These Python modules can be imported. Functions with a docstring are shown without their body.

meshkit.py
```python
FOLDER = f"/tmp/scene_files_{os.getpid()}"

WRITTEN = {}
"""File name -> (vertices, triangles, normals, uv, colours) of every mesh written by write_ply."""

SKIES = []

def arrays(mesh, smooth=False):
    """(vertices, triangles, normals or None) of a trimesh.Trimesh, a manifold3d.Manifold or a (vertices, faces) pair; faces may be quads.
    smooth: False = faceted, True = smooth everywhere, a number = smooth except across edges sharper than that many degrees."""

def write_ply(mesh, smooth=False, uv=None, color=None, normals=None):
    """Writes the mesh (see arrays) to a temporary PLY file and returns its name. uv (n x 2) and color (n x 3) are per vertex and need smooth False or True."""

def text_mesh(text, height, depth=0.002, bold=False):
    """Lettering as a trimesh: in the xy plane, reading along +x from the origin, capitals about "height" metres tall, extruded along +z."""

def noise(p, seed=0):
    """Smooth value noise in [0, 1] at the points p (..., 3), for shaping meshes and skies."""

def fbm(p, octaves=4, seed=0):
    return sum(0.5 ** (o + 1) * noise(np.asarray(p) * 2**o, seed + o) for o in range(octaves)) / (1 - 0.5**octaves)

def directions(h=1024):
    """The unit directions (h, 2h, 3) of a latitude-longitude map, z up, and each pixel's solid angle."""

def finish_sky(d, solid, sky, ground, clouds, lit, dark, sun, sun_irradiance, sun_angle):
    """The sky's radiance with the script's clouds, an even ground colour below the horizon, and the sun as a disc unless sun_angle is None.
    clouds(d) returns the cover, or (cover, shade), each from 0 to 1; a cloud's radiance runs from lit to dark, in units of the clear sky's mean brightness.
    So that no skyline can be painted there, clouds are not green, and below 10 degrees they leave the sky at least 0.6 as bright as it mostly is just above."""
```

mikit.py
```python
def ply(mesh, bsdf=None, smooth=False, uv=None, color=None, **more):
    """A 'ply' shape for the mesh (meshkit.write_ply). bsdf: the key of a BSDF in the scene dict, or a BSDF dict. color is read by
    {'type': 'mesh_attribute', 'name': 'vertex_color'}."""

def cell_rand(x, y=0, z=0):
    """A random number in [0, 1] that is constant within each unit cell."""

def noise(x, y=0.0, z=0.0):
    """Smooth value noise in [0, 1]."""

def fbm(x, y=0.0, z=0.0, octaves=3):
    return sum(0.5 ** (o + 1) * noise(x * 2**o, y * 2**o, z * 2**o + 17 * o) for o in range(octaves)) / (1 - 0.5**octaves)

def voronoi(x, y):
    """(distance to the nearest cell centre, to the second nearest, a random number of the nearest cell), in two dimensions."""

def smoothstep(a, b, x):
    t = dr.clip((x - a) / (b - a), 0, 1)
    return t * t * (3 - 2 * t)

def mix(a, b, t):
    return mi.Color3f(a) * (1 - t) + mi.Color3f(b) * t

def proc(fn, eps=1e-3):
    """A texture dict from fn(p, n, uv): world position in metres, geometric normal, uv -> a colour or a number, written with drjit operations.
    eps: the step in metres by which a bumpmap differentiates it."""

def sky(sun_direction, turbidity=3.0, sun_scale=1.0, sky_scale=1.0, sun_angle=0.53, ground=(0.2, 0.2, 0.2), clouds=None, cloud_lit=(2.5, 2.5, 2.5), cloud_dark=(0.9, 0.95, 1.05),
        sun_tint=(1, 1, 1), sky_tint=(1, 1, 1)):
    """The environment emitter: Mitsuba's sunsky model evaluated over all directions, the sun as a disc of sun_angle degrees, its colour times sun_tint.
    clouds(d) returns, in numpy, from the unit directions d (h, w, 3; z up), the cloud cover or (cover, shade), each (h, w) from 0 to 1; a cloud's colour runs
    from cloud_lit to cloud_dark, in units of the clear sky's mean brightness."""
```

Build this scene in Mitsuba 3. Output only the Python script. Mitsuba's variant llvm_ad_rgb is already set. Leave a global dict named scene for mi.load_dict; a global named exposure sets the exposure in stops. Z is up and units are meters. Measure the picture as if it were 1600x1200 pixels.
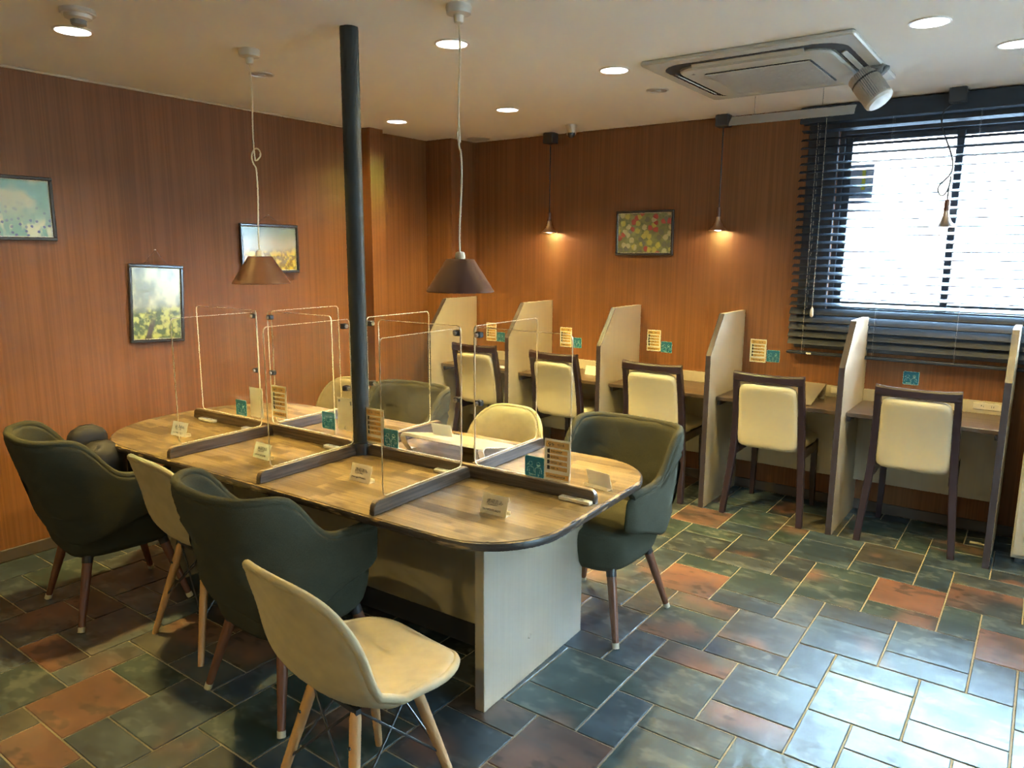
import math, numpy as np, trimesh, mitsuba as mi, drjit as dr, mikit
from mikit import fbm, noise, cell_rand, smoothstep, mix, voronoi
from shapely.geometry import Polygon, LineString, Point, box as sbox
from shapely.ops import unary_union
T = mi.ScalarTransform4f
scene, labels = {}, {}

# ------------------------------------------------------------------ camera
CAM = np.array([4.2387, -4.9366, 1.6])
YAW, PITCH, ROLL, FPX = 0.627423, 0.17789, 0.0060286, 1152.12
_f = np.array([-math.sin(YAW) * math.cos(PITCH), math.cos(YAW) * math.cos(PITCH), -math.sin(PITCH)])
_r = np.array([math.cos(YAW), math.sin(YAW), 0.0])
_u = np.cross(_r, _f)
_up = -_r * math.sin(ROLL) + _u * math.cos(ROLL)
scene['camera'] = {'type': 'perspective', 'fov_axis': 'x', 'fov': 2 * math.degrees(math.atan(800 / FPX)),
                   'to_world': T().look_at(origin=CAM.tolist(), target=(CAM + _f).tolist(), up=_up.tolist()), 'near_clip': 0.05, 'far_clip': 200.0}
# ------------------------------------------------------------------ light
exposure = 0.4
SKY = 1700.0
scene['sky'] = mikit.sky((0.3, -0.6, 0.75), turbidity=4.0, sun_scale=0.0, sky_scale=SKY, ground=(0.1, 0.1, 0.1),
                         clouds=lambda d: np.full(d.shape[:2], 0.85), cloud_lit=(0.62, 0.97, 1.32), cloud_dark=(0.60, 0.96, 1.32))
DOWN = np.array([1.0, 0.71, 0.22]) * 2600.0      # downlight emitter radiance
BOOTH = np.array([1.0, 0.68, 0.42]) * 400.0      # booth pendant emitter radiance

# ------------------------------------------------------------------ helpers
def numbered(key):
    if key not in scene and key not in labels and not any(k.startswith(key + '__') for k in scene):
        return key
    for i in range(1, 1000):
        k = f'{key}_{i:03d}'
        if k not in scene and k not in labels and not any(q.startswith(k + '__') for q in scene):
            return k

def thing(name, label, cat, group=None):
    key = numbered(name)
    labels[key] = {'label': label, 'category': cat}
    if group: labels[key]['group'] = group
    return key

def put(key, mesh, mat, smooth=False, label=None, tw=None, **more):
    key = numbered(key)
    d = mikit.ply(mesh, mat, smooth=smooth, **more) if not isinstance(mesh, dict) else dict(mesh)
    if tw is not None: d['to_world'] = tw
    scene[key] = d
    if label: labels[key] = {'label': label}
    return key

def part(parent, name, mesh, mat, smooth=False, label=None, tw=None, **more):
    return put(f'{parent}__{name}', mesh, mat, smooth, label, tw, **more)

def struct(name, mesh, mat, smooth=False, label=None):
    k = put(name, mesh, mat, smooth)
    labels[k] = {'kind': 'structure'}
    if label: labels[k]['label'] = label
    return k

def solo(name, mesh, mat, label, cat, smooth=False, group=None, **more):
    k = put(name, mesh, mat, smooth, **more)
    labels[k] = {'label': label, 'category': cat}
    if group: labels[k]['group'] = group
    return k

class Proto:
    """A thing built once in its own coordinates; place() adds one entry per part under the copy's own key."""
    def __init__(self): self.parts = []
    def add(self, path, mesh, mat, smooth=False, label=None, tw=None):
        have = [p[0] for p in self.parts]
        if path in have:
            i = 1
            while f'{path}_{i:03d}' in have: i += 1
            path = f'{path}_{i:03d}'
        self.parts.append((path, mikit.ply(mesh, mat, smooth=smooth), label))
        return path
    def place(self, name, label, cat, M, group=None, skip=()):
        k = thing(name, label, cat, group)
        for path, d, lab in self.parts:
            if path in skip: continue
            scene[f'{k}__{path}'] = {**d, 'to_world': M}
            if lab: labels[f'{k}__{path}'] = {'label': lab}
        return k

def at(x, y, z=0.0, deg=0.0):
    return T().translate([x, y, z]).rotate([0, 0, 1], deg)

def npm(t): return np.array(t.matrix, float)
def moved(mesh, t):
    m = mesh.copy(); m.apply_transform(npm(t)); return m
def cat_(*ms): return trimesh.util.concatenate([m for m in ms])

def bx(x0, x1, y0, y1, z0, z1, b=0.0):
    if b <= 0:
        m = trimesh.creation.box((x1 - x0, y1 - y0, z1 - z0)); m.apply_translation([(x0 + x1) / 2, (y0 + y1) / 2, (z0 + z1) / 2]); return m
    P = []
    for sx in (0, 1):
        for sy in (0, 1):
            for sz in (0, 1):
                c = np.array([(x0, x1)[sx], (y0, y1)[sy], (z0, z1)[sz]]); d = np.array([1 - 2 * sx, 1 - 2 * sy, 1 - 2 * sz]) * b
                for k in range(3):
                    q = c + d; q[k] = c[k]; P.append(q)
    return trimesh.convex.convex_hull(np.array(P))

def loft(rings, cap0=True, cap1=True, closed=True):
    rings = [np.asarray(r, float) for r in rings]; n = len(rings[0]); V = np.vstack(rings); F = []
    for i in range(len(rings) - 1):
        for j in range(n if closed else n - 1):
            a, b = i * n + j, i * n + (j + 1) % n; c, d = a + n, b + n
            F += [[a, b, d], [a, d, c]]
    if cap0:
        V = np.vstack([V, rings[0].mean(0)]); c = len(V) - 1
        F += [[c, (j + 1) % n, j] for j in range(n)]
    if cap1:
        V = np.vstack([V, rings[-1].mean(0)]); c = len(V) - 1; o = (len(rings) - 1) * n
        F += [[c, o + j, o + (j + 1) % n] for j in range(n)]
    m = trimesh.Trimesh(V, np.array(F), process=False)
    if m.volume < 0: m.invert()
    return m

def lathe(prof, n=32, cap0=True, cap1=True):
    t = np.arange(n) * 2 * np.pi / n
    return loft([np.stack([r * np.cos(t), r * np.sin(t), t * 0 + z], 1) for r, z in prof], cap0, cap1)

def tube(pts, rad, n=8, caps=True):
    p = np.asarray(pts, float); rad = np.broadcast_to(rad, (len(p),)); tg = np.gradient(p, axis=0); tg /= np.linalg.norm(tg, axis=1, keepdims=True)
    u = np.cross(tg[0], [0, 0, 1.0] if abs(tg[0][2]) < .9 else [1.0, 0, 0]); u /= np.linalg.norm(u); rings = []
    t = np.arange(n) * 2 * np.pi / n
    for i in range(len(p)):
        u = u - tg[i] * (u @ tg[i]); u /= np.linalg.norm(u); v = np.cross(tg[i], u)
        rings.append(p[i] + rad[i] * (np.cos(t)[:, None] * u + np.sin(t)[:, None] * v))
    return loft(rings, caps, caps)

def spline(pts, n):
    from scipy.interpolate import CubicSpline
    p = np.asarray(pts, float); s = np.r_[0, np.cumsum(np.linalg.norm(np.diff(p, axis=0), axis=1))]
    return CubicSpline(s, p)(np.linspace(0, s[-1], n))

def prism(poly, z0, z1):
    ms = []
    for g in getattr(poly, 'geoms', [poly]):
        if g.is_empty or g.geom_type != 'Polygon' or g.area < 1e-9: continue
        m = trimesh.creation.extrude_polygon(g, z1 - z0, engine='earcut'); m.apply_translation([0, 0, z0]); ms.append(m)
    return trimesh.util.concatenate(ms)

def rrect(x0, x1, y0, y1, r, n=6):
    out = []
    for cx, cy, a in ((x1 - r, y1 - r, 0), (x0 + r, y1 - r, 90), (x0 + r, y0 + r, 180), (x1 - r, y0 + r, 270)):
        for k in range(n + 1):
            t = math.radians(a + 90 * k / n); out.append((cx + r * math.cos(t), cy + r * math.sin(t)))
    return np.array(out)

def slab(outline, z0, z1, b=0.003):
    """A plate with chamfered edges from a convex outline."""
    o = np.asarray(outline, float); P = Polygon(o); c = o.mean(0)
    def off(d):
        nx = np.roll(o, -1, 0) - np.roll(o, 1, 0); nn = np.stack([nx[:, 1], -nx[:, 0]], 1); nn /= np.linalg.norm(nn, axis=1, keepdims=True) + 1e-12
        if not P.exterior.is_ccw: nn = -nn
        return o - nn * d
    R = []
    for d, z in ((b, z0), (0, z0 + b), (0, z1 - b), (b, z1)):
        q = off(d); R.append(np.c_[q, np.full(len(q), z)])
    return loft(R)

def flat_up(poly, depth=0.0004):
    """A print in the xz plane facing -y: x stays, the polygon's y becomes z."""
    m = prism(poly, 0, depth); v = m.vertices.copy(); m.vertices = np.stack([v[:, 0], -v[:, 2], v[:, 1]], 1); return m

def pad(fn, thick, n=44, rings=(0.25, .5, .7, .82, .9, .95, .98, .995), ex=5.0, r0=0.86):
    """A cushion: fn(a, b) maps the square [-1,1]^2 to space; the outline is a superellipse; the rim is rounded."""
    t = np.arange(n) * 2 * np.pi / n
    # equal spacing along the superellipse
    tt = np.linspace(0, 2 * np.pi, 1441)[:-1]; c, s = np.cos(tt), np.sin(tt)
    q = np.stack([np.sign(c) * np.abs(c) ** (2 / ex), np.sign(s) * np.abs(s) ** (2 / ex)], 1)
    L = np.r_[0, np.cumsum(np.linalg.norm(np.diff(np.vstack([q, q[:1]]), axis=0), axis=1))]
    idx = np.searchsorted(L, np.arange(n) * L[-1] / n); q = q[np.minimum(idx, len(q) - 1)]
    e = 1e-3
    def PN(a, b):
        p = fn(a, b); da = fn(a + e, b) - fn(a - e, b); db = fn(a, b + e) - fn(a, b - e)
        N = np.cross(da, db); N /= np.linalg.norm(N, axis=1, keepdims=True) + 1e-12; return p, N
    top, bot = [], []
    th = thick if callable(thick) else (lambda a, b: np.full(len(a), thick))
    for r in rings:
        p, N = PN(q[:, 0] * r, q[:, 1] * r); h = math.sqrt(max(0, 1 - max(0, (r - r0) / (1 - r0)) ** 2)) / 2
        hh = (th(q[:, 0] * r, q[:, 1] * r) * h)[:, None]
        top.append(p + N * hh); bot.append(p - N * hh)
    p, _ = PN(q[:, 0], q[:, 1])
    return loft([*top, p, *bot[::-1]])

# ------------------------------------------------------------------ materials
def C(*c): return {'type': 'rgb', 'value': [float(x) for x in c]}
def mat(key, col, rough=0.5, spec=0.5, metal=0.0, bump=None, bs=0.001, two=True, **k):
    d = {'type': 'principled', 'base_color': C(*col) if isinstance(col, tuple) else mikit.proc(col), 'roughness': mikit.proc(rough) if callable(rough) else float(rough), 'metallic': float(metal), 'specular': float(spec), **k}
    if bump is not None: d = {'type': 'bumpmap', 'arbitrary': mikit.proc(bump), 'scale': float(bs), 'bsdf': d}
    scene[key] = {'type': 'twosided', 'bsdf': d} if two else d
    return key

def wood_wall(p, n, uv):
    t = p.x + p.y
    s = noise(t * 150.0, p.z * 1.2) * 0.5 + noise(t * 55.0, p.z * 0.6, 3.0) * 0.3 + noise(t * 420.0, p.z * 4.0, 5.0) * 0.2
    return mix((0.138, 0.054, 0.020), (0.180, 0.071, 0.027), smoothstep(0.25, 0.75, s))
mat('m_wall', wood_wall, 0.55, 0.2)
mat('m_ceiling', (0.89, 0.86, 0.79), 0.9, 0.2)
mat('m_trim', (0.66, 0.60, 0.48), 0.6)
mat('m_base', (0.055, 0.04, 0.03), 0.5)
mat('m_grout', (0.22, 0.20, 0.145), 0.95, 0.1)
def slate(c0, c1, c2, rust, seed):
    def fn(p, n, uv):
        wx = p.x + 0.05 * (fbm(p.x * 9.0, p.y * 9.0, seed + 3.0, octaves=2) - 0.5)
        a = fbm(wx * 5.0 + seed * 7.3, p.y * 8.0 + seed, seed * 1.7, octaves=4)
        b = fbm(wx * 17.0 + 3.1, p.y * 24.0 + seed * 3.7, 9.0, octaves=3)
        r = fbm(p.x * 3.3 + seed * 5.0, p.y * 3.3, 21.0 + seed, octaves=3)
        c = mix(c0, c1, smoothstep(0.36, 0.66, a))
        c = mix(c, c2, smoothstep(0.54, 0.76, b) * smoothstep(0.35, 0.6, a) * 0.8)
        c = mix(c, (0.14, 0.062, 0.038), smoothstep(0.62 - rust, 0.84 - rust, r) * 0.85 * (0.4 + 0.6 * a))
        return mix(c, (0.012, 0.014, 0.014), smoothstep(0.60, 0.75, fbm(wx * 11.0, p.y * 20.0, seed + 40.0, octaves=3)) * 0.6)
    return fn
def slate_bump(p, n, uv):
    return fbm(p.x * 34.0, p.y * 34.0, 1.0, octaves=3) + 0.6 * smoothstep(0.52, 0.62, fbm(p.x * 9.0, p.y * 9.0, 4.0, octaves=3))
def slate_rough(p, n, uv):
    return 0.36 + 0.18 * fbm(p.x * 8.0, p.y * 8.0, 2.0, octaves=3)
SL = [((0.020, 0.030, 0.036), (0.046, 0.064, 0.070), (0.105, 0.115, 0.105), 0.0),
      ((0.018, 0.030, 0.026), (0.042, 0.058, 0.048), (0.120, 0.115, 0.080), 0.0),
      ((0.014, 0.018, 0.020), (0.034, 0.040, 0.040), (0.090, 0.090, 0.075), 0.02),
      ((0.034, 0.038, 0.038), (0.070, 0.074, 0.066), (0.120, 0.118, 0.100), 0.03),
      ((0.070, 0.036, 0.026), (0.130, 0.060, 0.038), (0.080, 0.060, 0.048), 0.22),
      ((0.045, 0.036, 0.026), (0.085, 0.068, 0.045), (0.050, 0.052, 0.048), 0.12)]
SL = [tuple([(q[0] * 0.60, q[1] * 0.70, q[2] * 0.80) for q in s[:3]] + [s[3]]) for s in SL]
for i, s in enumerate(SL): mat(f'm_slate_{i}', slate(*s, i + 1.0), slate_rough, 0.45, bump=slate_bump, bs=0.0012)

STV = [((0.125, 0.086, 0.044), (0.185, 0.130, 0.070)), ((0.095, 0.063, 0.031), (0.150, 0.102, 0.054)), ((0.070, 0.046, 0.024), (0.115, 0.077, 0.041)), ((0.145, 0.100, 0.055), (0.21, 0.150, 0.086))]
def stave(c0, c1, s):
    def fn(p, n, uv):
        a = fbm(p.x * 5.0 + s * 3.0, p.y * 150.0 + s, s, octaves=3) * 0.6 + fbm(p.x * 3.0, p.y * 9.0, 5.0 + s, octaves=3) * 0.4
        c = mix(c0, c1, smoothstep(0.3, 0.7, a))
        return mix(c, (0.050, 0.032, 0.016), smoothstep(0.56, 0.74, fbm(p.x * 7.0, p.y * 16.0, 3.0, octaves=3)) * 0.6)
    return fn
for i, (a, b) in enumerate(STV): mat(f'm_stave_{i}', stave((a[0], a[1], a[2] * .82), (b[0], b[1], b[2] * .82), i + 1.0), 0.4, 0.28)
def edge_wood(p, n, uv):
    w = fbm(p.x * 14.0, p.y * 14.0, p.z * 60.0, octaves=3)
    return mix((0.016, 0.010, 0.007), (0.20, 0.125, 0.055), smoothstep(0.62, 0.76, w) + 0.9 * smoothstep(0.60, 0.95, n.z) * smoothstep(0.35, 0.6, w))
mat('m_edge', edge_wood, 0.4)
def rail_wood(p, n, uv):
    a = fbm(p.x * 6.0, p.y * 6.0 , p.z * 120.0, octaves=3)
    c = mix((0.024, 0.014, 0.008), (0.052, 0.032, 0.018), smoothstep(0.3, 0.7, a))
    return mix(c, (0.22, 0.155, 0.085), smoothstep(0.55, 0.9, n.z) * 0.8)  # upward faces painted lighter, a highlight put into the wood colour
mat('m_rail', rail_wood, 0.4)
def cream_lam(p, n, uv):
    return mix((0.45, 0.415, 0.32), (0.54, 0.50, 0.39), fbm((p.x + p.y) * 120.0, p.z * 3.0, 1.0, octaves=2) * 0.35 + 0.3)
mat('m_cream', cream_lam, 0.42)
mat('m_dark_edge', (0.022, 0.016, 0.018), 0.4)
def desk_wood(p, n, uv):
    return mix((0.040, 0.026, 0.018), (0.075, 0.050, 0.035), fbm(p.x * 3.0, p.y * 110.0, 2.0, octaves=3))
mat('m_desk', desk_wood, 0.30)
mat('m_black', (0.012, 0.012, 0.013), 0.35)
mat('m_black_matte', (0.018, 0.017, 0.016), 0.7)
mat('m_pole', (0.012, 0.012, 0.009), 0.5, 0.25)
mat('m_white', (0.74, 0.72, 0.66), 0.45)
mat('m_paper', (0.80, 0.76, 0.62), 0.8, 0.2)
mat('m_acgrey', (0.60, 0.62, 0.58), 0.5)
mat('m_grey', (0.25, 0.26, 0.26), 0.5)
mat('m_orange', (0.60, 0.36, 0.10), 0.7, 0.2)
mat('m_ink', (0.03, 0.022, 0.015), 0.7, 0.2)
mat('m_teal', (0.010, 0.115, 0.19), 0.6, 0.3)
mat('m_tealline', (0.36, 0.62, 0.62), 0.7, 0.2)
def cream_fab(p, n, uv):
    return mix((0.32, 0.275, 0.175), (0.43, 0.37, 0.24), fbm(p.x * 30.0, p.y * 30.0, p.z * 30.0, octaves=4))
mat('m_cream_fab', cream_fab, 0.85, 0.2, sheen=0.3, bump=lambda p, n, uv: noise(p.x * 700.0, p.y * 700.0, p.z * 700.0), bs=0.0004)
def dark_fab(p, n, uv):
    return mix((0.018, 0.0175, 0.011), (0.042, 0.041, 0.027), noise(p.x * 500.0, p.y * 500.0, p.z * 500.0) * 0.6 + 0.4 * fbm(p.x * 14.0, p.y * 14.0, p.z * 14.0, octaves=3))
mat('m_dark_fab', dark_fab, 0.95, 0.1, bump=lambda p, n, uv: noise(p.x * 600.0, p.y * 600.0, p.z * 600.0), bs=0.0005)
mat('m_beech', lambda p, n, uv: mix((0.42, 0.235, 0.095), (0.54, 0.32, 0.14), fbm(p.x * 60.0, p.y * 60.0, p.z * 5.0, octaves=2)), 0.4)
mat('m_walnut', lambda p, n, uv: mix((0.085, 0.030, 0.015), (0.13, 0.050, 0.024), fbm(p.x * 60.0, p.y * 60.0, p.z * 5.0, octaves=2)), 0.35)
mat('m_leather', (0.50, 0.47, 0.36), 0.5, 0.4)
mat('m_wenge', (0.014, 0.007, 0.009), 0.38, 0.35)
mat('m_bag', (0.009, 0.008, 0.007), 0.6, 0.25)
mat('m_shade', (0.040, 0.012, 0.007), 0.55, 0.18)
mat('m_shade_in', (0.55, 0.50, 0.42), 0.6)
mat('m_cord', (0.72, 0.66, 0.50), 0.5)
mat('m_copper', (0.80, 0.60, 0.45), 0.26, metal=1.0)
mat('m_chrome', (0.75, 0.75, 0.76), 0.15, metal=1.0)
mat('m_alu', (0.72, 0.70, 0.64), 0.32, metal=0.85)
mat('m_frame_black', (0.014, 0.013, 0.012), 0.25)
mat('m_slat', (0.016, 0.020, 0.026), 0.5, 0.2)
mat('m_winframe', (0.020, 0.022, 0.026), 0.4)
mat('m_reflector', (0.80, 0.76, 0.66), 0.3)
mat('m_cabinet', (0.60, 0.57, 0.47), 0.45)
mat('m_facade', (0.78, 0.80, 0.80), 0.9)
mat('m_daylight_wall', (0.25, 0.26, 0.235), 0.9)
mat('m_green', (0.10, 0.50, 0.38), 0.8)
mat('m_rim', (0.85, 0.80, 0.66), 0.25)
mat('m_pale_grey', (0.42, 0.44, 0.46), 0.8)
mat('m_yellow', (0.65, 0.55, 0.05), 0.7)
mat('m_asphalt', (0.10, 0.10, 0.10), 0.9)
scene['m_pane'] = {'type': 'thindielectric', 'int_ior': 1.49, 'ext_ior': 1.0}
scene['m_glass'] = {'type': 'thindielectric', 'int_ior': 1.5, 'ext_ior': 1.0}

# ------------------------------------------------------------------ the setting
HC = 2.478
XR, YF = 5.7, -7.4
struct('wall_left', bx(-0.12, 0, YF, 0, -0.05, HC + 0.1), 'm_wall')
struct('trim_1', bx(0, 0.12, -1.035, -0.90, 0, HC, 0.002), 'm_wall')             # pilaster on the left wall
struct('trim_2', bx(0, 0.271, -0.306, 0, 0, HC, 0.002), 'm_wall')                # boxed column in the corner
# back wall with the window opening
WX0, WX1, WZ0, WZ1 = 3.10, 5.00, 1.235, 2.335
struct('wall_back', cat_(bx(-0.12, WX0, 0, 0.14, -0.05, HC + 0.1), bx(WX1, XR + 0.12, 0, 0.14, -0.05, HC + 0.1),
                         bx(WX0, WX1, 0, 0.14, -0.05, WZ0), bx(WX0, WX1, 0, 0.14, WZ1, HC + 0.1)), 'm_wall')
RY0, RY1, RZ1 = -3.5, -2.3, 2.1          # glazed entrance in the right wall, outside the frame
struct('wall_right', cat_(bx(XR, XR + 0.12, YF, RY0, -0.05, HC + 0.1), bx(XR, XR + 0.12, RY1, 0, -0.05, HC + 0.1), bx(XR, XR + 0.12, RY0, RY1, RZ1, HC + 0.1)), 'm_trim')
struct('wall_front', bx(-0.12, XR + 0.12, YF - 0.12, YF, -0.05, HC + 0.1), 'm_trim')
LIT = [(.89, -3.39), (2.04, -2.36), (2.39, -1.55), (1.35, -1.02), (.463, -1.10), (3.75, -1.54), (4.01, -.995), (2.2, -5.6), (4.3, -5.9)]
struct('ceiling', prism(Polygon([(-.12, YF - .12), (XR + .12, YF - .12), (XR + .12, .14), (-.12, .14)], [np.array(Point(x, y).buffer(.066, quad_segs=10).exterior.coords) for x, y in LIT]), HC, HC + 0.1), 'm_ceiling')
struct('ceiling_void', bx(-.12, XR + .12, YF - .12, .14, HC + .1, HC + .11), 'm_black_matte')
struct('baseboard_left', bx(0, 0.012, YF, -1.04, 0, 0.065, 0.003), 'm_base')
struct('baseboard_back', bx(0.271, XR, -0.012, 0, 0, 0.065, 0.003), 'm_base')
struct('trim_3', bx(0, 0.010, YF, -1.035, HC - 0.012, HC, 0.002), 'm_trim')
struct('trim_4', bx(0.271, 3.0, -0.008, 0, HC - 0.008, HC, 0.002), 'm_wall')

# floor: tiles in a five-piece modular bond of 15 cm units
fl = struct('floor', bx(-0.12, XR + 0.12, YF - 0.12, 0.14, -0.06, -0.0035), 'm_grout')
RUST = [(2.94, -1.65), (2.64, -0.71), (3.84, -1.16), (3.02, -3.11), (1.55, -3.96), (1.29, -3.86), (1.66, -4.15), (4.21, -1.40)]
BROWN = [(3.79, -0.69), (3.32, -0.47), (1.46, -3.52), (3.2, -2.32)]
rng = np.random.default_rng(7)
U, OX, OY = 0.15, 3.695, -2.381
tiles = []
for i in range(-60, 60):
    for j in range(-60, 60):
        lx, ly = -i + 4 * j, 3 * i + 2 * j
        for k, (a0, a1, b0, b1) in enumerate(((0, 2, 0, 2), (0, 2, 2, 3), (2, 4, 1, 3), (2, 4, 0, 1), (-1, 0, 1, 3))):
            x0, x1, y0, y1 = OX + U * (lx + a0), OX + U * (lx + a1), OY + U * (ly + b0), OY + U * (ly + b1)
            if x1 < 0.03 or x0 > XR - 0.02 or y1 < YF + 0.02 or y0 > -0.03: continue
            tiles.append((max(x0, 0.012), min(x1, XR), max(y0, YF), min(y1, -0.012), k))
def in_view(t):
    c = np.array([(t[0] + t[1]) / 2, (t[2] + t[3]) / 2, 0]) - CAM
    zc = c @ _f
    if zc < 0.3: return None
    px, py = 800 + FPX * (c @ _r) / zc, 600 - FPX * (c @ _u) / zc
    return np.linalg.norm(c) if -60 < px < 1660 and py < 1290 else None
order = []
for t in tiles:
    d = in_view(t)
    # hidden under the desks' far side or behind the table base: still laid, but listed last
    order.append((d if d is not None else 99 + rng.random(), t))
order.sort(key=lambda q: q[0])
rest = {i: [] for i in range(6)}
tcache = {}
for n_, (d, t) in enumerate(order):
    x0, x1, y0, y1, k = t
    if x1 - x0 < 0.02 or y1 - y0 < 0.02: continue
    c = ((x0 + x1) / 2, (y0 + y1) / 2)
    big = k in (0, 2)
    if any(abs(c[0] - q[0]) < (x1 - x0) / 2 and abs(c[1] - q[1]) < (y1 - y0) / 2 for q in RUST): v = 4
    elif any(abs(c[0] - q[0]) < (x1 - x0) / 2 and abs(c[1] - q[1]) < (y1 - y0) / 2 for q in BROWN): v = 5
    else: v = int(rng.choice([0, 1, 2, 3, 5], p=[0.34, 0.25, 0.2, 0.15, 0.06]))
    g, dz = 0.0032, float(rng.uniform(-0.0006, 0.0006))
    sh = (round(x1 - x0, 4), round(y1 - y0, 4))
    if sh not in tcache: tcache[sh] = bx(-sh[0] / 2 + g, sh[0] / 2 - g, -sh[1] / 2 + g, sh[1] / 2 - g, -0.02, 0, 0.0022)
    if d < 99 and n_ < 296:
        key = ('ply', sh, v)
        if key not in tcache: tcache[key] = mikit.ply(tcache[sh], f'm_slate_{v}')
        put('floor__tile', tcache[key], None, tw=T().translate([c[0], c[1], dz]))
    else:
        rest[v].append(moved(tcache[sh], T().translate([c[0], c[1], dz])))
for v, ms in rest.items():
    if ms:
        k = put('floor__outer_tiles', trimesh.util.concatenate(ms), f'm_slate_{v}'); labels[k] = {'kind': 'stuff'}

# ------------------------------------------------------------------ window, blind, outside
FY = 0.06
def frame_rect(x0, x1, z0, z1, w, y0, y1):
    return cat_(bx(x0, x0 + w, y0, y1, z0, z1, .003), bx(x1 - w, x1, y0, y1, z0, z1, .003), bx(x0 + w, x1 - w, y0, y1, z0, z0 + w, .003), bx(x0 + w, x1 - w, y0, y1, z1 - w, z1, .003))
win = struct('window_1', frame_rect(WX0, WX1, WZ0, WZ1, 0.03, 0.03, 0.12), 'm_winframe')
MX = 3.735
for x0, x1, y in ((WX0 + .03, MX + 0.02, 0.05), (MX - 0.02, WX1 - 0.03, 0.08)):
    s = part(win, 'sash', frame_rect(x0, x1, WZ0 + .03, WZ1 - .03, 0.04, y, y + 0.025), 'm_winframe')
    part(win, 'pane', bx(x0 + .04, x1 - .04, y + 0.012, y + 0.0121, WZ0 + .07, WZ1 - .07), 'm_glass') if False else part(win, 'pane', trimesh.Trimesh([[x0 + .035, y + .0125, WZ0 + .065], [x1 - .035, y + .0125, WZ0 + .065], [x1 - .035, y + .0125, WZ1 - .065], [x0 + .035, y + .0125, WZ1 - .065]], [[0, 1, 2], [0, 2, 3]], process=False), 'm_glass')
# casing around the opening, widened in dark to give shade behind the slats
part(win, 'casing', cat_(bx(2.925, WX0, -0.012, 0.03, 1.0, HC, .003), bx(WX1, WX1 + .17, -0.012, 0.03, 1.0, HC, .003), bx(WX0, WX1, -0.012, 0.03, 1.0, WZ0, .003), bx(WX0, WX1, -0.012, 0.03, WZ1, HC, .003)), 'm_winframe')
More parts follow.
